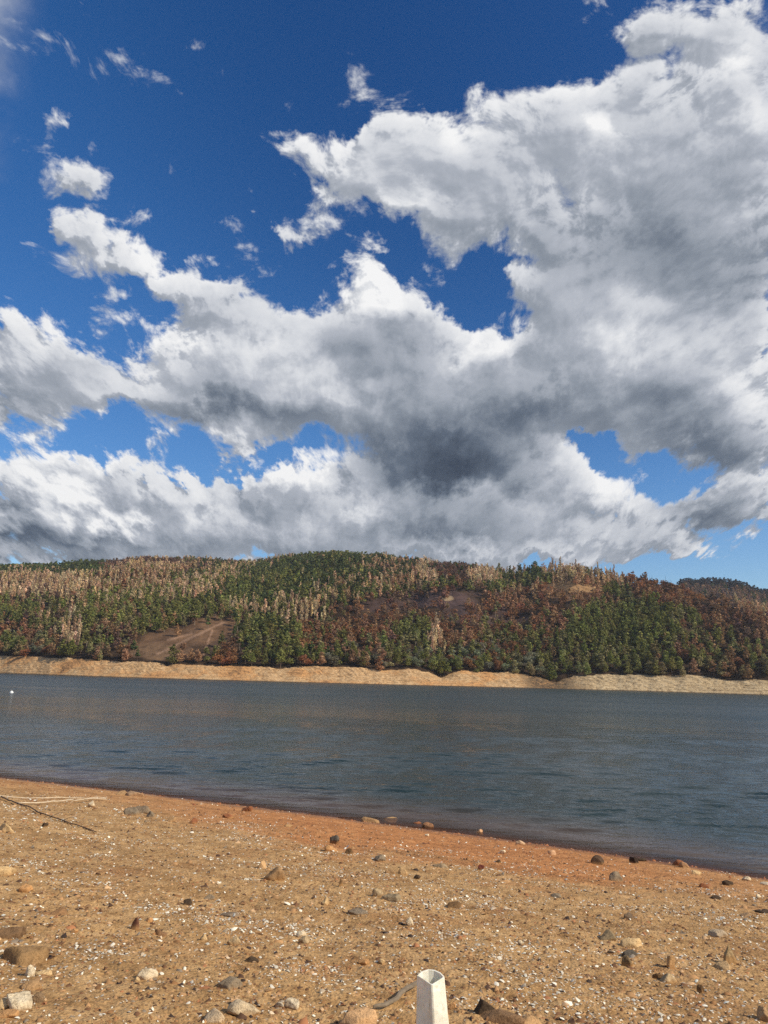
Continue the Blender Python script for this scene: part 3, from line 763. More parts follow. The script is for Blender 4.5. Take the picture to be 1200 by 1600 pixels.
# woods by region: centre px, half size, tilt, species mix, density
ZONES = [
    (300, 960, 900, 300, 0, {'green': 4, 'olive': 2, 'brown': 2, 'dark': 2}, 1.0),
    (80, 885, 150, 16, 3, {'dark': 8, 'green': 1}, 1.2),
    (235, 885, 85, 16, 0, {'purple': 6, 'red': 2, 'brown': 1}, 1.1), (350, 882, 60, 14, 0, {'purple': 2, 'dark': 4, 'tan': 2, 'brown': 2}, 1.0),
    (70, 918, 100, 24, 0, {'tan': 9, 'purple': 2, 'brown': 1, 'pale': 1}, 1.2), (205, 905, 85, 22, 12, {'tan': 8, 'brown': 2, 'green': 1, 'red': 1}, 1.2),
    (310, 920, 60, 20, 20, {'tan': 6, 'green': 3, 'pale': 1}, 1.1), (375, 898, 50, 16, 10, {'tan': 5, 'green': 4}, 1.1), (215, 935, 90, 14, 0, {'tan': 3, 'green': 6}, 1.0),
    (60, 965, 110, 30, 0, {'green': 5, 'olive': 4, 'tan': 2, 'brown': 2, 'purple': 1}, 1.1), (110, 985, 26, 26, 0, {'tan': 7, 'pale': 2, 'olive': 1}, 1.1),
    (230, 960, 130, 20, 8, {'green': 7, 'olive': 3, 'brown': 1}, 1.1), (40, 1000, 60, 26, 0, {'brown': 3, 'red': 3, 'olive': 3, 'grey': 2}, 1.0), (175, 1000, 40, 34, 0, {'brown': 5, 'olive': 4, 'purple': 2}, 1.0),
    (15, 1005, 18, 20, 0, {'olive': 6, 'green': 3}, 1.1), (145, 1010, 30, 24, 0, {'green': 4, 'olive': 4, 'brown': 2}, 1.0),
    (385, 950, 24, 22, 0, {'tan': 6, 'pale': 2, 'green': 1}, 1.1),
    (460, 872, 75, 11, 8, {'tan': 6, 'brown': 3, 'purple': 2}, 1.2),
    (500, 895, 125, 34, 5, {'dark': 8, 'green': 3, 'tan': .35}, 1.3), (430, 920, 90, 26, 0, {'dark': 5, 'green': 6, 'tan': .5}, 1.2), (560, 920, 60, 20, 0, {'dark': 3, 'green': 4, 'tan': 2, 'brown': 2}, 1.1),
    (425, 960, 45, 22, 20, {'tan': 7, 'pale': 2, 'green': 2}, 1.1), (485, 965, 22, 50, -12, {'tan': 7, 'pale': 1, 'green': 3}, 1.1), (400, 1000, 70, 40, 0, {'green': 9, 'dark': 3, 'olive': 2}, 1.2), (360, 1020, 22, 22, 0, {'red': 6, 'purple': 3}, 1.0),
    (650, 900, 60, 22, 0, {'tan': 5, 'brown': 4, 'dark': 3}, 1.0), (620, 885, 60, 14, 0, {'dark': 4, 'tan': 2, 'brown': 3}, 1.0), (672, 895, 20, 20, 0, {'tan': 8, 'pale': 3}, 1.2), (720, 890, 50, 18, 0, {'purple': 5, 'red': 3, 'dark': 1}, 1.1),
    (755, 902, 26, 12, 0, {'tan': 6, 'pale': 2}, 1.1), (640, 965, 120, 36, 0, {'brown': 6, 'red': 5, 'purple': 3, 'olive': 1}, .7), (690, 935, 80, 20, 0, {'purple': 4, 'red': 3, 'brown': 3}, .45), (770, 955, 70, 26, 0, {'red': 4, 'purple': 4, 'brown': 3}, .5),
    (530, 1000, 70, 34, 0, {'red': 6, 'brown': 5, 'olive': 2, 'green': 1}, 1.1), (650, 990, 32, 26, 0, {'green': 8, 'olive': 4}, 1.2), (684, 1003, 17, 34, 0, {'pale': 5, 'tan': 5}, 1.5), (620, 1025, 90, 20, 0, {'grey': 4, 'green': 4, 'olive': 3}, 1.1),
    (560, 1020, 50, 22, 0, {'green': 4, 'grey': 3, 'brown': 3}, 1.1), (740, 990, 60, 30, 0, {'olive': 3, 'green': 1, 'red': 5, 'brown': 3}, 1.0), (760, 1025, 60, 22, 0, {'green': 4, 'grey': 4, 'red': 2}, 1.1), (455, 1025, 60, 16, 0, {'green': 4, 'dark': 3, 'red': 2}, 1.1),
    (840, 885, 50, 16, 0, {'brown': 4, 'olive': 3, 'tan': 3}, 1.1), (930, 895, 80, 22, -5, {'tan': 7, 'brown': 4, 'olive': 1}, 1.2), (1010, 900, 50, 20, -25, {'tan': 4, 'brown': 5, 'purple': 2}, 1.1), (834, 898, 16, 9, 0, {'dark': 8}, 1.5),
    (880, 935, 100, 24, 0, {'brown': 6, 'red': 4, 'tan': 1}, .8), (905, 916, 46, 8, 0, {'tan': 2, 'brown': 2}, .25), (1040, 925, 80, 30, -20, {'red': 7, 'purple': 4, 'brown': 3}, 1.2), (1130, 960, 90, 30, -15, {'red': 6, 'purple': 5, 'brown': 4}, 1.1),
    (1175, 945, 40, 14, -20, {'tan': 6, 'brown': 4}, 1.1), (830, 965, 80, 26, 0, {'brown': 5, 'red': 5, 'olive': 2}, 1.0), (840, 1000, 50, 30, 0, {'olive': 5, 'green': 2, 'red': 5, 'brown': 2}, 1.1), (830, 1038, 40, 18, 0, {'grey': 8, 'olive': 2}, 1.1),
    (965, 990, 105, 55, 8, {'green': 12, 'olive': 2}, 1.35), (1000, 965, 50, 28, 0, {'green': 12}, 1.4), (1075, 980, 26, 34, 0, {'green': 8, 'olive': 3, 'red': 1}, 1.2), (930, 1035, 80, 18, 0, {'olive': 5, 'green': 6}, 1.1), (1045, 1020, 60, 30, 0, {'olive': 4, 'green': 7, 'brown': 1}, 1.2),
    (1140, 1020, 80, 36, 0, {'olive': 5, 'brown': 3, 'red': 2, 'green': 6}, 1.1), (1180, 985, 40, 20, 0, {'brown': 5, 'purple': 4}, 1.0), (1120, 1050, 100, 10, 0, {'olive': 3, 'brown': 3}, .9),
]
BARE = [(270, 998, 62, 26, 8, .93), (328, 986, 40, 27, 15, .93), (240, 1016, 26, 12, 0, .9), (905, 916, 42, 6, 0, .9), (690, 937, 54, 13, 0, .75), (600, 946, 36, 9, 0, .6), (775, 962, 60, 11, 0, .6), (840, 935, 30, 7, -10, .6)]

def species_at(px, py, rnd, wob):
    best = None
    names = list(SPEC)
    Wt = np.zeros((len(px), len(names))); dens = np.ones(len(px))
    for (cx, cy, rx, ry, tl, mixd, dn) in ZONES:
        e = ell(px, py, cx, cy, rx, ry, tl) + wob
        w = sstep(1.15, .8, e)
        Wt *= (1 - w)[:, None]; dens = dens * (1 - w) + dn * w
        tot = sum(mixd.values())
        for k, v in mixd.items(): Wt[:, names.index(k)] += w * v / tot
    for (cx, cy, rx, ry, tl, k) in BARE:
        dens *= 1 - k * sstep(1.15, .9, ell(px, py, cx, cy, rx, ry, tl) + wob * .5)
    Wt /= Wt.sum(1)[:, None] + 1e-9
    idx = (np.cumsum(Wt, 1) < rnd[:, None]).sum(1).clip(0, len(names) - 1)
    return [names[i] for i in idx], dens

def place_woods():
    """positions, species and heights of every tree on the far side; nearest rows first"""
    rng = np.random.default_rng(21)
    sp = 4.2
    gx, gy = np.meshgrid(np.arange(-800, 800, sp), np.arange(330, 1010, sp))
    x = gx.ravel() + rng.uniform(-.48, .48, gx.size) * sp; y = gy.ravel() + rng.uniform(-.48, .48, gx.size) * sp
    az = np.arctan2(x, y); r = np.hypot(x, y)
    D = far_d(az); R = np.interp(az, _ra, _rr)
    s = r - D
    edge = BANK_W - 1.5 + 3 * fbm(x * .06, y * .06, 2, 81)
    ok = (s > edge) & (r < R + 12) & (np.abs(az) < math.radians(47)) & ((np.abs(az) < math.radians(30)) | (rng.random(len(az)) < .6))
    x, y, az, r, s, D, R = (v[ok] for v in (x, y, az, r, s, D, R))
    z = hill_z(az, r)
    px, py = topix(np.stack([x, y, z + 4], -1))
    wob = .45 * fbm(x * .02, y * .02, 3, 91) + .25 * fbm(x * .09, y * .09, 2, 92)
    names, dens = species_at(px, py, rng.uniform(0, 1, len(x)), wob)
    keep = rng.uniform(0, 1, len(x)) < dens / 1.4 * (1.0 + .25 * fbm(x * .05, y * .05, 2, 95))
    hgt = rng.uniform(6.2, 10.0, len(x)) * (1 + .12 * fbm(x * .03, y * .03, 2, 97))
    idx = np.nonzero(keep)[0]
    return [(x[i], y[i], z[i], names[i], hgt[i], px[i], py[i], s[i], D[i], R[i], r[i]) for i in idx]

H_MUL = {'green': 1.05, 'olive': .9, 'dark': 1.05, 'grey': .72, 'brown': .95, 'red': .78, 'purple': 1.0, 'tan': 1.15, 'pale': 1.25}

def merge_trees(name, items, nleaf, seed, mat):
    rng = np.random.default_rng(seed)
    protos = {}
    for k in ('pine', 'tall', 'spire', 'round'):
        protos[k] = [crown(k, nleaf, 100 + j + hash_k(k)) for j in range(7)]
    Vs = []; Cs = []
    for (x, y, z, sp_, h, *_r) in items:
        col, kind = SPEC[sp_]
        if sp_ in ('brown', 'green', 'olive') and rng.random() < .25: kind = 'tall'
        V, C = protos[kind][rng.integers(7)]
        if sp_ in ('brown', 'purple', 'red'):
            q = len(V) // 4; kk = rng.random(q) < .72; V = V.reshape(q, 4, 3)[kk].reshape(-1, 3); C = C.reshape(q, 4)[kk].ravel()
        a = rng.uniform(0, 6.28); c_, s_ = math.cos(a), math.sin(a)
        w = h * rng.uniform(.9, 1.35) * (1.05 if kind in ('pine',) else .95)
        X = x + (V[:, 0] * c_ - V[:, 1] * s_) * w; Y = y + (V[:, 0] * s_ + V[:, 1] * c_) * w; Z = z - .3 + V[:, 2] * h * H_MUL[sp_]
        Vs.append(np.stack([X, Y, Z], -1).astype(np.float32))
        t = np.array(col) * rng.uniform(.72, 1.3) * (1 + rng.uniform(-.09, .09, 3))
        Cs.append((C[:, None] * t).astype(np.float32))
    # tapering trunks, pale or charred, a third of the burnt ones standing clear of their foliage
    for (x, y, z, sp_, h, *_r) in items:
        dead = sp_ in ('brown', 'purple', 'red')
        c = np.array((.05, .042, .038) if dead else (.36, .30, .23)) * rng.uniform(.7, 1.3)
        hh = h * (rng.uniform(.9, 1.3) if dead and rng.random() < .35 else .8); w = h * .016; lx, ly = rng.normal(0, .03 * h, 2)
        a = rng.uniform(0, 6.28) + np.arange(3) * 2.094
        b = np.stack([x + w * np.cos(a), y + w * np.sin(a), np.full(3, z - .3)], -1); tp = np.stack([x + lx + w * .35 * np.cos(a), y + ly + w * .35 * np.sin(a), np.full(3, z + hh)], -1)
        for i in range(3):
            Vs.append(np.array([b[i], b[(i + 1) % 3], tp[(i + 1) % 3], tp[i]], np.float32)); Cs.append(np.repeat(c[None], 4, 0).astype(np.float32))
    V = np.concatenate(Vs); C = np.concatenate(Cs)
    F = np.arange(len(V)).reshape(-1, 4)
    return mesh_np(name, V, F, mat, False, {'leaf': C})

def hash_k(k): return {'pine': 0, 'tall': 20, 'spire': 40, 'round': 60, 'bush': 80}[k]

LABELS = {   # shared inside a region: (words for the region)
    'green': ('pine_tree', 'pine', 'green young pine with ragged crown'),
    'olive': ('pine_tree', 'pine', 'olive pine with ragged crown'),
    'dark': ('pine_tree', 'pine', 'dark pine with bare lower trunk'),
    'grey': ('broadleaf_tree', 'tree', 'low grey-green rounded tree'),
    'brown': ('burnt_pine', 'burnt tree', 'fire-browned pine with dead needles'),
    'red': ('burnt_tree', 'burnt tree', 'rust-red scorched round tree'),
    'purple': ('burnt_pine', 'burnt tree', 'blackish burnt tree with sparse crown'),
    'tan': ('scorched_eucalyptus', 'eucalyptus', 'tan scorched eucalyptus, narrow and pointed'),
    'pale': ('scorched_eucalyptus', 'eucalyptus', 'straw-pale scorched eucalyptus, narrow and pointed'),
}
def region(px, top):
    if top:
        return 'on the skyline right of the summit' if px < 900 else 'on the falling right skyline'
    if px < 210: return 'above the bank left of the clearing'
    if px < 355: return 'at the foot of the bare clearing'
    if px < 480: return 'above the bank right of the clearing'
    if px < 700: return 'above the middle of the sandy bank'
    if px < 860: return 'above the bank by the gully'
    if px < 1010: return 'above the rocky bank beside the gully'
    return 'at the right end of the rocky bank'

def build_woods():
    leafm = leaf_mat("foliage")
    items = place_woods()
    # nearest rows and the trees that stand out on the skyline become trees of their own
    rng = np.random.default_rng(5)
    vis = [t for t in items if -12 < t[5] < 1212]
    front = sorted([t for t in vis if t[7] < BANK_W + 19], key=lambda t: t[7] - rng.uniform(0, 4))[:250]
    skyl = [t for t in vis if 740 < t[5] < 1075 and abs(t[10] - t[9]) < 9]
    skyl = [skyl[i] for i in rng.permutation(len(skyl))[:46]]
    chosen = {id(t) for t in front} | {id(t) for t in skyl}
    rest = [t for t in items if id(t) not in chosen]
    for i in range(1500):      # slope of the farther ridge
        a_ = math.radians(rng.uniform(17, 36)); r_ = rng.uniform(880, 1160)
        z = float(far_ridge_z(np.array([a_]), np.array([r_]))[0])
        rest.append((r_ * math.sin(a_), r_ * math.cos(a_), z, ('purple', 'brown', 'dark')[int(rng.random() * 2.2)], rng.uniform(8, 12), 0, 0, 500, 0, 0, r_))
    near = [t for t in rest if t[7] < 150]; far = [t for t in rest if t[7] >= 150]
    a = merge_trees('woodland', near, 210, 3, leafm); tag(a, kind='stuff', label='mixed green, scorched and burnt woodland covering the hillside')
    b = merge_trees('woodland', far, 105, 4, leafm); tag(b, kind='stuff', label='distant woodland on the upper hill up to the ridge')
    # --- individual trees
    bk = {'n': bark('bark_brown', (.12, .085, .06)), 'c': bark('bark_charred', (.03, .026, .024)), 't': bark('bark_pale', (.30, .24, .18))}
    cm = leaf_mat("tree_crown", False, (1, 1, 1))
    protos = {}
    for sp_, (col, kind) in SPEC.items():
        if kind not in protos:
            protos[kind] = []
            for j in range(6):
                V, C = crown(kind, 520, 500 + j + hash_k(kind))
                co = mesh_np('crown', V, np.arange(len(V)).reshape(-1, 4), cm, False, {'clump': C}, link=False)
                tV, tF = trunk_mesh({'pine': .93, 'tall': .9, 'spire': .95, 'round': .7}[kind], kind, 600 + j)
                to = mesh_np('trunk', tV, tF, None, True, link=False)
                to.data.materials.append(None); protos[kind].append((co, to))
    for top, lst in ((False, front), (True, skyl)):
        for (x, y, z, sp_, h, px, py, *_r) in lst:
            nm, cat, lab = LABELS[sp_]
            col, kind = SPEC[sp_]
            root = empty(nm, (x, y, z - .3), rng.uniform(0, 6.28))
            hh = h * H_MUL[sp_] * (1.35 if top else 1.0)
            w = h * rng.uniform(.95, 1.3) * (1.2 if kind == 'pine' else 1.0)
            root.scale = (w, w, hh)
            co, to = protos[kind][rng.integers(6)]
            c = co.copy(); t = to.copy()
            for o in (c, t): SC.collection.objects.link(o); o.parent = root
            v = rng.uniform(.75, 1.28)
            c.color = (*(np.array(col) * v * (1 + rng.uniform(-.08, .08, 3))), 1)
            t.material_slots[0].link = 'OBJECT'
            t.material_slots[0].material = bk['c' if sp_ in ('purple', 'red', 'brown') else 't' if sp_ in ('tan', 'pale') else 'n']
            reg = region(px, top)
            tag(root, lab + ', ' + reg, cat, lab.split(',')[0] + 's ' + reg)
    # --- burnt poles on the farther ridge
    pm = bk['c']
    pp = []
    for j in range(6):
        tV, tF = trunk_mesh(1.0, 'pole', 700 + j, 4); pp.append(mesh_np('trunk', tV, tF, pm, True, link=False))
    pc = []
    for j in range(4):
        V, C = crown('pine', 150, 800 + j)
        pc.append(mesh_np('crown', V, np.arange(len(V)).reshape(-1, 4), cm, False, {'clump': C}, link=False))
    for i in range(150):
        a_ = np.interp(1062 + 150 * (i + rng.uniform(-.3, .3)) / 150, [1000, 1200], [az_el(1000, 915)[0], az_el(1200, 930)[0]])
        r_ = 1150 + rng.uniform(-30, 10)
        z = float(far_ridge_z(np.array([a_]), np.array([r_]))[0])
        root = empty('charred_tree', (r_ * math.sin(a_), r_ * math.cos(a_), z - .5), rng.uniform(0, 6.28))
        hh = rng.uniform(11, 16); root.scale = (hh * 1.2, hh * 1.2, hh)
        t = pp[rng.integers(6)].copy(); c = pc[rng.integers(4)].copy()
        for o in (c, t): SC.collection.objects.link(o); o.parent = root
        c.color = (*(np.array((.045, .04, .042)) * rng.uniform(.7, 1.4)), 1)
        tag(root, 'charred bluish black tree in the row on the farthest ridge', 'burnt tree', 'charred trees along the farther ridge')

build_woods()

# ------------------------------------------------------------------ stones, shells and debris on the beach
def stone_mat():
    m, nt = new_mat("stone")
    oi = nt.n('ShaderNodeObjectInfo'); ob = nt.n('ShaderNodeTexCoord').outputs['Object']
    ofs = nt.vm('ADD', ob, nt.vm('SCALE', (1.0, 2.0, 3.0), scale=nt.m('MULTIPLY', oi.outputs['Random'], 40.0)))
    n = nt.noise(ofs, 18, 6, .7); n2 = nt.noise(ofs, 70, 4, .7)
    c = nt.mix(1.0, oi.outputs['Color'], nt.ramp(n, [(.3, (.58, .54, .50)), (.5, (1, 1, 1)), (.7, (1.25, 1.22, 1.18))]), 'MULTIPLY')
    c = nt.mix(1.0, c, nt.ramp(n2, [(.35, (.7, .68, .65)), (.5, (1, 1, 1))]), 'MULTIPLY')
    # soil caked round the foot of every stone
    gz = nt.n('ShaderNodeSeparateXYZ'); nt.put(gz.inputs[0], nt.n('ShaderNodeTexCoord').outputs['Generated'])
    foot = nt.rng(nt.m('MULTIPLY_ADD', n, .5, gz.outputs[2]), .86, .62)
    c = nt.mix(nt.m('MULTIPLY', foot, .85), c, lin(168, 128, 82))
    finish(nt, principled(nt, c, .88, bump(nt, nt.m('ADD', n, nt.m('MULTIPLY', n2, .5)), .95, .02), .15)); return m

def stone_mesh(seed, dims, npts=15, sub=3, point=0.0):
    """angular stone: cut facets on a ball, edges worn down; flat-ish base"""
    rng = np.random.default_rng(seed)
    bm = bmesh.new(); bmesh.ops.create_icosphere(bm, subdivisions=sub, radius=1.0)
    P = np.array([v.co[:] for v in bm.verts])
    N = rng.normal(0, 1, (npts, 3)); N /= np.linalg.norm(N, axis=1)[:, None]; dd = rng.uniform(.52, .86, npts)
    k = (N @ P.T).T
    lim = np.where(k > .05, dd[None, :] / np.maximum(k, .05), 9)
    # smooth minimum keeps worn edges
    f = -np.log(np.exp(-48 * np.minimum(lim, 1.15)).sum(1)) / 48
    P = P * np.clip(f, .3, 1.1)[:, None]
    P += .10 * np.stack([fbm(P[:, 0] * 1.9 + seed, P[:, 1] * 1.9 + P[:, 2] * 1.3, 4, 7 + i, .6) for i in range(3)], -1)
    if point: P[:, :2] *= (1 - point * np.clip(P[:, 2:3] + .3, 0, 1.2) / 1.2)
    P *= np.array(dims) / 2 / .8
    for v, p in zip(bm.verts, P): v.co = p
    me = bpy.data.meshes.new('stone'); bm.to_mesh(me); bm.free()
    me.polygons.foreach_set('use_smooth', np.ones(len(me.polygons), bool))
    return me

CREAM, WHITE, ORANGE, TANS = (.66, .50, .30), (.78, .70, .56), (.60, .36, .18), (.42, .28, .16)
BRN, DARK, GREYS, REDS, BUFF = (.19, .12, .065), (.085, .062, .046), (.28, .235, .185), (.30, .13, .07), (.50, .40, .27)
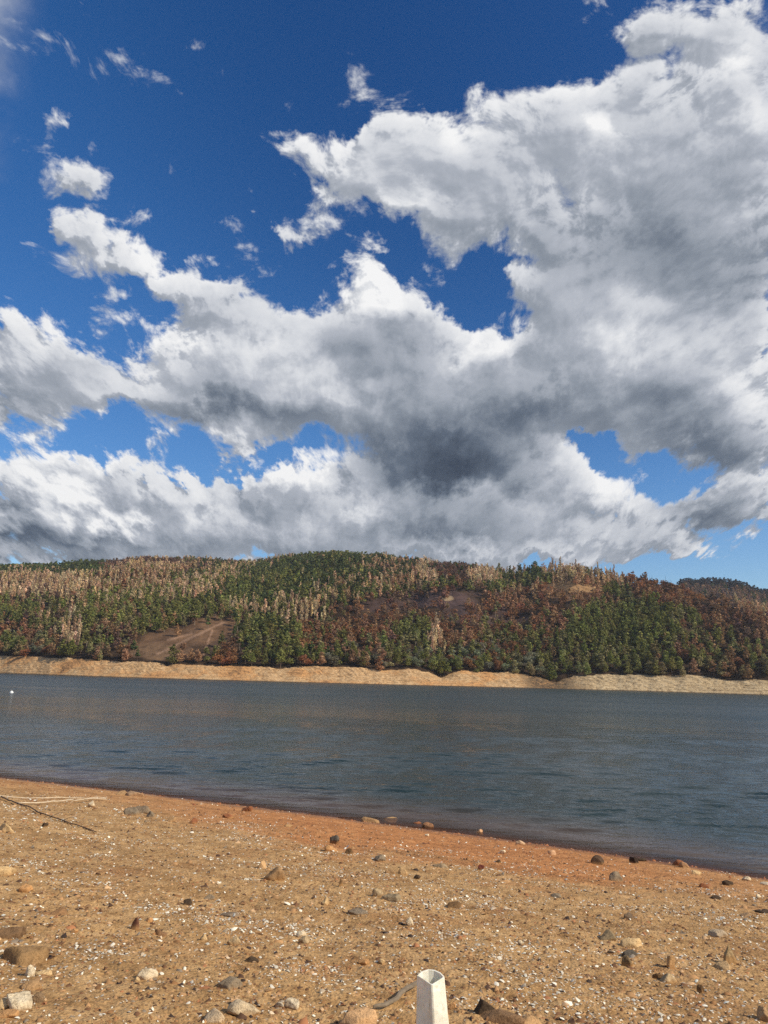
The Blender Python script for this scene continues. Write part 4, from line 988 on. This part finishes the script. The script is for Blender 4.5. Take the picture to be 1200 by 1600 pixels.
# px, py (centre), width px, height px, colour, sink, point, kind name, label
ROCKS = [
    (10, 1296, 24, 12, CREAM, .3, 0, 'flat cream stone on the reddish sand at the left edge, below the canes'),
    (3, 1363, 26, 13, CREAM, .3, 0, 'cream stone cut by the left edge of the beach, below the flat cream one'),
    (40, 1388, 15, 11, ORANGE, .2, 0, 'small blocky orange-cream stone near the left edge'),
    (12, 1455, 50, 26, (.2, .13, .08), .5, 0, 'dark brown boulder at the left edge'),
    (36, 1492, 74, 32, (.33, .22, .12), .62, 0, 'broad brown slab half buried below the dark boulder'),
    (92, 1424, 28, 13, (.33, .20, .11), .45, 0, 'flat tan rock sunk in the sand right of the left edge'),
    (48, 1520, 16, 14, WHITE, .15, .5, 'small white triangular stone below the brown slab'),
    (70, 1521, 20, 8, CREAM, .3, 0, 'thin cream stone beside the white triangular one'),
    (27, 1567, 32, 20, WHITE, .2, 0, 'large white quartz block in the lower left corner'),
    (4, 1569, 22, 13, CREAM, .3, 0, 'cream block touching the large white quartz block'),
    (8, 1583, 26, 10, ORANGE, .4, 0, 'flat orange stone below the large white quartz block'),
    (52, 1540, 24, 10, TANS, .5, 0, 'buried tan stone above the white quartz block'),
    (57, 1560, 16, 18, (.25, .18, .12), .4, 0, 'brown stone leaning against the right of the white quartz block'),
    (228, 1524, 28, 15, WHITE, .2, 0, 'creamy white block with a dark left side, lower left'),
    (214, 1531, 9, 9, CREAM, .3, .3, 'little cream chip left of the creamy white block'),
    (355, 1538, 36, 13, GREYS, .35, 0, 'grey flattish rock with black shade under it, bottom left of centre'),
    (383, 1577, 38, 19, (.62, .53, .40), .35, 0, 'rough pale streaked rock near the bottom edge'),
    (338, 1589, 24, 16, (.60, .50, .38), .35, 0, 'rough pale rock left of the streaked one at the bottom edge'),
    (143, 1259, 10, 8, WHITE, .1, 0, 'small pale block just under the canes'),
    (190, 1240, 18, 6, TANS, .3, 0, 'low tan rock at the water edge, left'),
    (210, 1241, 30, 8, (.40, .28, .19), .35, 0, 'wide low brown rock at the water edge, left'),
    (203, 1269, 20, 12, GREYS, .3, 0, 'grey brown rock, left one of a low cluster'), (222, 1266, 26, 14, (.30, .24, .18), .3, 0, 'largest rock of the low grey brown cluster'),
    (236, 1273, 14, 10, GREYS, .3, .3, 'grey brown rock, right one of the low cluster'), (268, 1279, 14, 9, TANS, .3, .4, 'pointed tan rock right of the low cluster'),
    (302, 1284, 12, 8, REDS, .3, .2, 'small red rock on the orange sand, left of centre'), (356, 1275, 16, 9, REDS, .3, 0, 'flat red rock near the water, left of centre'),
    (387, 1265, 16, 8, REDS, .25, 0, 'red brown rock close to the waterline'), (70, 1290, 8, 5, DARK, .3, 0, 'little dark stone on the reddish sand, left'),
    (295, 1411, 15, 8, DARK, .35, 0, 'dark flattish stone in the gravel, left of centre'), (329, 1402, 16, 9, GREYS, .3, 0, 'grey oval stone right of a dark flattish one'),
    (362, 1428, 22, 8, (.27, .22, .18), .45, 0, 'flat grey plate of rock in the gravel'), (212, 1448, 12, 15, (.16, .08, .06), .15, .5, 'dark red upright splinter of rock'),
    (233, 1437, 10, 8, ORANGE, .3, 0, 'orange chip beside the dark red splinter'), (250, 1459, 20, 10, (.28, .17, .10), .35, 0, 'brown rock with a shaded left face, left of centre'),
    (318, 1467, 14, 7, CREAM, .2, 0, 'small cream stone, lower left of centre'), (365, 1473, 16, 11, BUFF, .2, .2, 'rounded buff stone, lower left of centre'),
    (392, 1500, 16, 7, DARK, .4, 0, 'dark stone set flush in the sand, lower left of centre'), (116, 1455, 9, 6, ORANGE, .3, 0, 'small orange stone near the left of the beach'),
    (409, 1353, 14, 11, (.62, .42, .24), .2, .2, 'orange-buff lump in the gravel, centre left'), (428, 1369, 24, 18, (.36, .24, .14), .25, .1, 'tan wedge of rock with a black shadow on its left'),
    (523, 1315, 13, 11, (.13, .12, .11), .1, 0, 'dark grey cube-like stone on the orange sand'), (518, 1327, 20, 9, ORANGE, .3, 0, 'orange flat stone just below the dark cube'),
    (546, 1332, 10, 8, BRN, .3, 0, 'small brown stone right of the orange flat one'), (595, 1341, 20, 8, GREYS, .35, 0, 'pale grey flat stone at the edge of the orange sand'),
    (610, 1362, 14, 8, TANS, .3, .2, 'tan stone, left one of a pair in the gravel'), (629, 1362, 16, 11, (.55, .40, .24), .2, .5, 'pointed cream-tan stone, right one of a pair'),
    (589, 1397, 14, 10, BUFF, .25, 0, 'rounded buff stone in the gravel at the centre'), (611, 1403, 22, 13, (.34, .28, .20), .35, 0, 'broad drab rock beside the rounded buff one'),
    (508, 1410, 13, 10, CREAM, .2, .3, 'cream leaf-shaped stone in the gravel'), (532, 1382, 7, 10, BRN, .1, .6, 'thin dark brown shard standing in the gravel'),
    (557, 1424, 26, 7, (.26, .22, .18), .5, 0, 'long grey plate sunk in the sand, centre'), (687, 1353, 18, 8, (.35, .28, .20), .35, 0, 'drab flat rock right of centre'),
    (751, 1356, 8, 8, (.16, .05, .04), .1, 0, 'dark red pebble right of centre'), (651, 1371, 8, 7, DARK, .2, 0, 'black pebble in the gravel, right of centre'),
    (779, 1346, 8, 5, DARK, .2, .3, 'dark chip near the orange sand, right of centre'), (785, 1332, 8, 6, WHITE, .2, 0, 'white pebble against a dark one, right of centre'),
    (578, 1282, 22, 8, TANS, .3, 0, 'tan rock sitting on the waterline'), (611, 1282, 20, 7, (.52, .36, .2), .3, 0, 'cream-brown rock on the waterline'),
    (652, 1287, 18, 9, REDS, .3, .1, 'reddish lump on the waterline'), (668, 1291, 16, 8, (.36, .2, .12), .3, 0, 'red-brown lump touching the reddish one on the waterline'),
    (748, 1301, 14, 7, (.6, .38, .24), .25, 0, 'salmon stone near the waterline, right of centre'), (667, 1305, 8, 4, WHITE, .2, 0, 'white pebble on the orange sand'),
    (456, 1571, 18, 11, WHITE, .2, 0, 'oval off-white pebble at the bottom'), (438, 1570, 9, 7, (.72, .68, .6), .2, 0, 'small white pebble left of the oval one'),
    (565, 1594, 50, 24, (.66, .44, .26), .3, .2, 'orange-cream rock at the bottom edge, left of the white stake'), (757, 1578, 34, 22, DARK, .3, .1, 'blackish rock right of the white stake'),
    (778, 1586, 60, 22, (.28, .18, .11), .5, 0, 'brown slab sunk beside the blackish rock'), (706, 1573, 12, 9, ORANGE, .3, 0, 'orange pebble right beside the white stake'),
    (568, 1503, 15, 8, ORANGE, .25, 0, 'orange oval pebble above the white stake'), (597, 1503, 8, 6, CREAM, .2, 0, 'cream pebble right of the orange oval one'),
    (475, 1470, 14, 9, BUFF, .25, .2, 'buff chip of rock left of centre'), (472, 1462, 13, 9, WHITE, .2, 0, 'whitish pebble touching a buff chip'),
    (641, 1443, 13, 10, WHITE, .2, .2, 'bright white stone in the gravel, centre'), (709, 1415, 20, 9, BRN, .3, 0, 'dark brown rock in the gravel, right of centre'),
    (862, 1333, 11, 7, (.6, .4, .27), .2, 0, 'pinkish stone near the damp red edge'), (814, 1317, 13, 6, (.62, .45, .32), .25, 0, 'pale pink flat stone near the waterline'),
    (934, 1347, 15, 11, (.11, .075, .055), .15, .1, 'dark brown block on the sand by the damp edge'), (991, 1345, 13, 9, (.05, .035, .03), .2, 0, 'near-black stone by the damp red edge'),
    (1003, 1343, 16, 5, DARK, .3, 0, 'thin dark plate right of the near-black stone'), (963, 1373, 20, 12, GREYS, .25, .3, 'grey stone with a black shaded side'),
    (1060, 1350, 16, 8, REDS, .3, .2, 'red clod at the damp edge'), (1070, 1353, 12, 7, (.42, .26, .16), .3, 0, 'brown clod touching the red one at the damp edge'),
    (1088, 1365, 13, 6, CREAM, .2, 0, 'cream flat stone at the damp edge'), (1166, 1374, 9, 5, WHITE, .1, 0, 'white block beside the water, right'),
    (1137, 1380, 18, 7, DARK, .3, 0, 'dark flat rock beside the water, right'), (1196, 1381, 10, 5, (.6, .55, .48), .2, 0, 'pale stone in the shallows at the right edge'),
    (952, 1463, 22, 12, (.3, .24, .16), .3, 0, 'drab rock, uppermost of a cluster right of centre'), (988, 1474, 28, 14, CREAM, .2, .1, 'cream block in the cluster of rocks right of centre'),
    (981, 1490, 22, 12, (.11, .1, .09), .3, 0, 'dark grey rock under the cream block'), (980, 1504, 18, 15, (.22, .17, .11), .2, .3, 'brown rock with a long black shadow, lowest of its cluster'),
    (1047, 1506, 12, 18, (.50, .33, .18), .1, .2, 'upright tan stone, right'), (1139, 1497, 16, 19, (.40, .31, .19), .1, .85, 'pyramid-shaped tan stone, right'),
    (1132, 1511, 26, 9, (.52, .38, .23), .4, 0, 'flat tan stone at the foot of the pyramid-shaped one'), (1118, 1460, 22, 9, (.5, .42, .33), .3, 0, 'pale grey oblong stone with a shadow, right'),
    (980, 1433, 15, 8, (.17, .13, .1), .3, 0, 'dark grey stone above the rock cluster, right of centre'), (1095, 1547, 9, 11, BRN, .2, .3, 'small dark upright stone, lower right'),
    (1118, 1402, 12, 5, DARK, .3, 0, 'dark sliver of stone, right'), (1193, 1424, 18, 4, DARK, .3, 0, 'thin dark shard at the right edge'),
    (826, 1597, 44, 14, (.55, .36, .2), .4, 0, 'tan rock cut by the bottom edge'), (1194, 1588, 20, 18, (.48, .33, .2), .3, .2, 'tan rock in the lower right corner'),
    (1044, 1531, 20, 11, BUFF, .35, .2, 'buff rough stone below the upright tan one'), (1030, 1527, 13, 8, BRN, .35, 0, 'brown stone left of the buff rough one'),
    (1185, 1402, 7, 5, WHITE, .2, 0, 'white chip on the sand near the right edge'), (815, 1474, 8, 7, WHITE, .2, 0, 'round white pebble among the shells, right of centre'),
    (1165, 1430, 14, 6, (.42, .3, .2), .4, 0, 'tan flat stone near the right edge'), (870, 1400, 14, 6, GREYS, .4, 0, 'grey flat pebble in the shell gravel, right of centre'),
    (1100, 1385, 10, 6, REDS, .3, 0, 'red brown pebble near the water, right'), (450, 1290, 12, 6, TANS, .3, 0, 'tan pebble on the orange sand, left of centre'),
]

def build_rocks():
    sm = stone_mat()
    for i, (px, py, w, h, col, sink, point, lab) in enumerate(ROCKS):
        p = hit_ground(px, py + h * .30)
        d = float(np.linalg.norm(p - np.array([0, 0, CAMZ])))
        W_ = w * d / FPX * .97; H_ = h * d / FPX * .80
        rng = np.random.default_rng(900 + i)
        me = stone_mesh(300 + i, (W_, W_ * rng.uniform(.55, .85), H_ * 1.6), 10 + i % 7, 4, point)
        me.materials.append(sm)
        o = bpy.data.objects.new('boulder' if w > 34 else 'pebble' if w < 12 else 'stone', me); SC.collection.objects.link(o)
        o.location = (p[0], p[1], p[2] + H_ * (.42 - sink * 1.1)); o.rotation_euler = (rng.uniform(-.15, .15), rng.uniform(-.12, .12), rng.uniform(-.3, .3))
        o.color = (*(np.array(col) * (1, .90, .74)), 1)
        tag(o, lab, 'rock' if w > 34 else 'pebble' if w < 12 else 'stone', 'rocks lying on the beach')

def scatter_pts(n, rng, rmin=2.2, rmax=34, amax=47):
    """points on the beach, thinning with distance, as (x, y)"""
    a = np.radians(rng.uniform(-amax, amax, n)); r = rmin * (rmax / rmin) ** (rng.uniform(0, 1, n) ** .85)
    x, y = r * np.sin(a), r * np.cos(a)
    s = shore_s(x, y); ok = s > .05
    return x[ok], y[ok], r[ok], s[ok]

def build_litter():
    rng = np.random.default_rng(77)
    m, nt = new_mat("litter")
    c = nt.n('ShaderNodeAttribute', attribute_name='tint').outputs['Color']
    finish(nt, principled(nt, c, .8, None, .3))
    # --- shells: small curved flakes, in drifts
    x, y, r, s = scatter_pts(215000, rng)
    dn = fbm(x * .55, y * .8, 3, 101) + .35 * fbm(x * 2.2, y * 2.2, 2, 102)
    pr = .12 + .85 * sstep(-.02, .55, dn) + .35 * sstep(0, 3, x) * sstep(8, 6, r) * sstep(4.0, 5.5, r)
    pr *= .25 + .75 * sstep(3.2, 5.5, s + 1.6 * fbm(x * .4, y * .4, 2, 103))
    k = rng.uniform(0, 1, len(x)) < pr * .8
    x, y, r = x[k], y[k], r[k]
    n = len(x)
    size = rng.lognormal(-4.98, .42, n) * (1 + r * .05)
    # little fan: 7 vertices (centre + 6 rim), domed
    ang = np.arange(6) / 6 * 2 * np.pi
    base = np.zeros((7, 3)); base[1:, 0] = np.cos(ang); base[1:, 1] = .72 * np.sin(ang); base[0, 2] = .42; base[1:, 2] = [0, .1, .05, 0, .12, .04]
    V = base[None] * (1 + .25 * rng.normal(0, 1, (n, 7, 1)) * np.array([0, 1, 1, 1, 1, 1, 1])[None, :, None])
    V = V * size[:, None, None]
    tx, ty, tz = rng.normal(0, .35, n), rng.normal(0, .35, n), rng.uniform(0, 6.28, n)
    def rot(V, a, i, j):
        c_, s_ = np.cos(a)[:, None], np.sin(a)[:, None]; A, B = V[..., i].copy(), V[..., j].copy()
        V[..., i] = A * c_ - B * s_; V[..., j] = A * s_ + B * c_
    rot(V, tx, 1, 2); rot(V, ty, 0, 2); rot(V, tz, 0, 1)
    V += np.stack([x, y, ground_z(x, y) + size * .25], -1)[:, None]
    F = np.array([[0, i + 1, (i + 1) % 6 + 1] for i in range(6)])
    F = (F[None] + np.arange(n)[:, None, None] * 7).reshape(-1, 3)
    col = np.array((.84, .76, .60)) * rng.uniform(.62, 1.1, (n, 1)); w = rng.random(n)
    col[w < .22] = np.array((.62, .48, .32)) * rng.uniform(.6, 1.1, ((w < .22).sum(), 1)); col = np.minimum(col, .86)
    o = mesh_np('shell_litter', V.reshape(-1, 3), F, m, False, {'tint': np.repeat(col, 7, 0)})
    tag(o, kind='stuff', label='white shell fragments strewn over the brown beach')
    # --- gravel: small angular bits of stone
    x, y, r, s = scatter_pts(165000, rng)
    pr = .45 + .5 * sstep(-.2, .4, fbm(x * .8, y * .8, 3, 111)); pr *= .35 + .65 * sstep(2.8, 5.0, s + fbm(x * .4, y * .4, 2, 103))
    # a line of small stones along the waterline
    pr = np.maximum(pr, .9 * sstep(.5, .15, s))
    k = rng.uniform(0, 1, len(x)) < pr * .8
    x, y, r, s = x[k], y[k], r[k], s[k]; n = len(x)
    size = rng.lognormal(-4.85, .52, n) * (1 + r * .05)
    size = np.where(s < .5, size * 1.5, size); size = np.minimum(size, .035 + .0012 * r)
    base = np.array([(1, 0, 0), (.3, .9, .1), (-.8, .5, 0), (-.7, -.6, .1), (.4, -.9, 0), (.3, .15, .75), (-.35, -.05, .65)])
    F0 = np.array([[0, 1, 5], [1, 6, 5], [1, 2, 6], [2, 3, 6], [3, 4, 6], [4, 5, 6], [4, 0, 5]])
    V = (base[None] + .22 * rng.normal(0, 1, (n, 7, 3))) * size[:, None, None] * np.stack([rng.uniform(.8, 1.4, n), rng.uniform(.6, 1, n), rng.uniform(.5, 1.1, n)], -1)[:, None]
    rot(V, rng.uniform(0, 6.28, n), 0, 1)
    V += np.stack([x, y, ground_z(x, y) - size * .12], -1)[:, None]
    F = (F0[None] + np.arange(n)[:, None, None] * 7).reshape(-1, 3)
    pal = np.array([lin(150, 108, 68), lin(176, 134, 90), lin(120, 84, 56), lin(92, 66, 48), lin(198, 160, 118), lin(66, 52, 44), lin(166, 112, 74), lin(144, 126, 104)])
    ci = rng.choice(8, n, p=[.24, .24, .14, .10, .12, .05, .06, .05]); col = pal[ci] * rng.uniform(.8, 1.2, (n, 1))
    red = sstep(4.5, 2.5, s)[:, None]; col = col * (1 - red * .6) + red * .6 * np.array(lin(150, 88, 56)) * rng.uniform(.5, 1.5, (n, 1))
    o = mesh_np('gravel', V.reshape(-1, 3), F, m, False, {'tint': np.repeat(col, 7, 0)})
    tag(o, kind='stuff', label='brown and tan gravel mixed into the beach sand')

def tube_path(name, pts, rads, mat, sides=8, flat=1.0, nodes=0, parent=None):
    """bent stick through points"""
    P = np.array(pts, float); n = len(P)
    T = np.gradient(P, axis=0); T /= np.linalg.norm(T, axis=1)[:, None]
    V = []
    for i in range(n):
        b = np.cross(T[i], (0, 0, 1)); b /= np.linalg.norm(b) + 1e-9; u = np.cross(b, T[i])
        for j in range(sides):
            a = 2 * math.pi * j / sides; V.append(P[i] + rads[i] * (b * math.cos(a) + u * math.sin(a) * flat))
    F = [(i * sides + j, i * sides + (j + 1) % sides, (i + 1) * sides + (j + 1) % sides, (i + 1) * sides + j) for i in range(n - 1) for j in range(sides)]
    V.append(P[0]); V.append(P[-1]); a, b = len(V) - 2, len(V) - 1
    F = F + [(j, a, a, (j + 1) % sides) for j in range(0)]
    me = bpy.data.meshes.new(name)
    F2 = [tuple(f) for f in F] + [((j + 1) % sides, j, a) for j in range(sides)] + [((n - 1) * sides + j, (n - 1) * sides + (j + 1) % sides, b) for j in range(sides)]
    me.from_pydata([tuple(v) for v in V], [], F2); me.polygons.foreach_set('use_smooth', np.ones(len(me.polygons), bool))
    me.materials.append(mat)
    o = bpy.data.objects.new(name, me); SC.collection.objects.link(o)
    if parent: o.parent = parent
    return o

def wood_mat(name, c1, c2):
    m, nt = new_mat(name)
    n = nt.noise(nt.n('ShaderNodeTexCoord').outputs['Object'], 22, 5, .7)
    finish(nt, principled(nt, nt.mix(nt.rng(n, .35, .65), c1, c2), .85, bump(nt, n, .6, .01))); return m

def build_sticks():
    pale = wood_mat('dry_cane', (.55, .42, .27), (.72, .60, .43)); dark = wood_mat('dark_wood', (.10, .06, .04), (.19, .12, .075)); grey = wood_mat('grey_wood', (.17, .125, .08), (.25, .19, .125))
    def path(px, n, lift0, lift1, wob, seed):
        P = [hit_ground(*p) for p in px]
        t = np.linspace(0, len(P) - 1, n); P = np.array(P); out = np.stack([np.interp(t, range(len(P)), P[:, i]) for i in range(3)], -1)
        out[:, 2] = ground_z(out[:, 0], out[:, 1]) + np.linspace(lift0, lift1, n) + .02
        out[:, 0] += wob * fbm(np.linspace(0, 4, n), np.zeros(n) + seed, 2, seed); out[:, 2] += wob * .6 * fbm(np.linspace(0, 4, n), np.zeros(n) + 9, 2, seed)
        return out
    def cane(px, rad, mat, lab, name='cane', lifts=(0, .02), seed=1, twigs=0):
        P = path(px, 22, *lifts, .05, seed)
        # swollen joints along the stem
        r = rad * np.linspace(1, .6, 22) * (1 + .25 * (np.arange(22) % 4 == 0))
        o = tube_path(name, P, r, mat)
        rng = np.random.default_rng(seed)
        for k in range(twigs):
            i = rng.integers(4, 20); a = rng.uniform(-1.2, 1.2)
            e = P[i] + np.array([math.cos(a) * .25, math.sin(a) * .25, .06])
            tube_path('twig', [P[i], (P[i] + e) / 2 + np.array([0, 0, .02]), e], [rad * .4, rad * .3, rad * .12], mat, 6, parent=o)
        tag(o, lab, 'stick')
    cane([(-40, 1243), (60, 1249), (168, 1251)], .013, pale, 'long pale cane lying flat near the water, the farther of two', seed=3, twigs=1)
    cane([(28, 1257), (100, 1255.5), (167, 1252)], .014, pale, 'shorter pale cane with a dark shadow line, nearer of two', lifts=(.01, .08), seed=4, twigs=1)
    cane([(2, 1248), (20, 1255), (80, 1278), (150, 1302)], .015, dark, 'dark dead branch running down from the canes over the sand', 'branch', (.03, .0), 5, 3)
    cane([(545, 1427), (556, 1422), (566, 1424)], .008, dark, 'short dark twig in the gravel at the centre', 'twig_piece', (0, 0), 6)
    # bent strip of grey wood beside the stake
    P = path([(583, 1578), (602, 1577), (622, 1567), (640, 1553), (662, 1546)], 14, .0, .05, .004, 8)
    n = len(P); V = []; F = []
    wd = np.interp(np.linspace(0, 1, n), [0, .25, .8, 1], [.006, .017, .022, .020])
    T = np.gradient(P, axis=0); B = np.cross(T, (0, 0, 1)); B /= np.linalg.norm(B, axis=1)[:, None]
    for i in range(n):
        for (u, w) in ((-1, 0), (-.3, .010), (.4, .008), (1, 0), (1, -.008), (-1, -.008)):
            V.append(tuple(P[i] + B[i] * wd[i] * u + np.array([0, 0, w + .004 * math.sin(i)])))
    for i in range(n - 1):
        for j in range(6): F.append((i * 6 + j, i * 6 + (j + 1) % 6, (i + 1) * 6 + (j + 1) % 6, (i + 1) * 6 + j))
    F += [tuple(range(5, -1, -1)), tuple((n - 1) * 6 + j for j in range(6))]
    me = bpy.data.meshes.new('driftwood_strip'); me.from_pydata(V, [], F); me.materials.append(grey)
    o = bpy.data.objects.new('driftwood_strip', me); SC.collection.objects.link(o)
    tag(o, 'thin bent strip of grey driftwood left of the white stake', 'driftwood')

def build_stake():
    """hollow white plastic stake with an open, rounded-square top"""
    m, nt = new_mat('white_plastic')
    ob = nt.n('ShaderNodeTexCoord').outputs['Object']
    n = nt.noise(ob, 9, 5, .65); n2 = nt.noise(ob, 90, 3, .7)
    c = nt.mix(nt.rng(n, .42, .75), (.86, .81, .67), (.66, .58, .44)); mp = nt.n('ShaderNodeMapping'); nt.put(mp.inputs[0], ob); mp.inputs['Scale'].default_value = (60, 60, 5)
    sc_ = nt.noise(mp.outputs[0], 1.0, 4, .7)
    c = nt.mix(1.0, c, nt.ramp(n2, [(.3, (.80, .77, .70)), (.45, (1, 1, 1))]), 'MULTIPLY')
    c = nt.mix(1.0, c, nt.ramp(sc_, [(.36, (.72, .66, .56)), (.46, (1, 1, 1))]), 'MULTIPLY')
    finish(nt, principled(nt, c, .5, bump(nt, n2, .25, .003), .4, Subsurface_Weight=.06))
    d = ray(673, 1526); yq = 2.0; t = yq / d[1]
    top = np.array([0, 0, CAMZ]) + d * t
    gz = float(ground_z(np.array([top[0]]), np.array([top[1]]))[0])
    Ht = top[2] - gz
    prof = [(-1, .12), (-.86, .0), (-.02, -.98), (.10, -1.0), (.94, -.10), (1.0, .1), (.72, .62), (.30, .92), (-.15, .98), (-.65, .68)]
    pr = np.array(prof); N = len(pr)
    zs = [0, .006, .02, .045, .07, .10, .16, .3, .6, 1.0]
    def ring(f, inset):
        z = top[2] - f * (Ht + .15)
        w = .0335 + f * (Ht + .15) * .062
        q = pr * w * np.array([1, .62]) * (1 - inset)
        z_rel = (.016 * (q[:, 1] / w)) * (1 if f < .02 else 0)
        out = []
        for (a, b), zz in zip(q, z_rel):
            # dent under the front corner
            if .05 < f < .09 and b < -.5 * w: b *= .86
            out.append((top[0] + (w - .0335) * .85 + a, top[1] + b - f * .10, z + zz))
        return out
    V = []; F = []
    for f in zs: V += ring(f, 0)
    for i in range(len(zs) - 1):
        for j in range(N): F.append((i * N + j, (i + 1) * N + j, (i + 1) * N + (j + 1) % N, i * N + (j + 1) % N))
    b0 = len(V)
    for f in (0, .05, .3): V += ring(f, .13)
    for j in range(N): F.append((j, (j + 1) % N, b0 + (j + 1) % N, b0 + j))
    for i in range(2):
        for j in range(N): F.append((b0 + i * N + j, b0 + i * N + (j + 1) % N, b0 + (i + 1) * N + (j + 1) % N, b0 + (i + 1) * N + j))
    F.append(tuple(b0 + 2 * N + j for j in range(N)))
    me = bpy.data.meshes.new('stake'); me.from_pydata(V, [], F); me.materials.append(m)
    o = bpy.data.objects.new('stake', me); SC.collection.objects.link(o)
    bv = o.modifiers.new('bevel', 'BEVEL'); bv.width = .0016; bv.segments = 2; bv.limit_method = 'ANGLE'; bv.angle_limit = math.radians(35)
    tag(o, 'hollow white plastic stake with an open top, standing at the bottom edge', 'stake')

def build_buoy():
    m, nt = new_mat('buoy_white'); finish(nt, principled(nt, (.82, .82, .80), .45))
    p = on_z(18, 1082.5)
    root = empty('buoy', (p[0], p[1], 0))
    def lathe(name, prof, parent):
        n = 20; V = []; F = []
        for r, z in prof:
            for j in range(n): V.append((r * math.cos(6.2832 * j / n), r * math.sin(6.2832 * j / n), z))
        for i in range(len(prof) - 1):
            for j in range(n): F.append((i * n + j, i * n + (j + 1) % n, (i + 1) * n + (j + 1) % n, (i + 1) * n + j))
        me = bpy.data.meshes.new(name); me.from_pydata(V, [], F); me.materials.append(m); me.polygons.foreach_set('use_smooth', np.ones(len(me.polygons), bool))
        o = bpy.data.objects.new(name, me); SC.collection.objects.link(o); o.parent = parent
    lathe('float', [(.01, -.25), (.16, -.15), (.27, -.05), (.28, .06), (.24, .16), (.13, .24), (.05, .26), (.005, .27)], root)
    lathe('ring_handle', [(.03, .26), (.03, .32), (.06, .35), (.06, .39), (.03, .41), (.004, .41)], root)
    tag(root, 'small white buoy floating on the lake at the far left', 'buoy')

build_rocks(); build_litter(); build_sticks(); build_stake(); build_buoy()
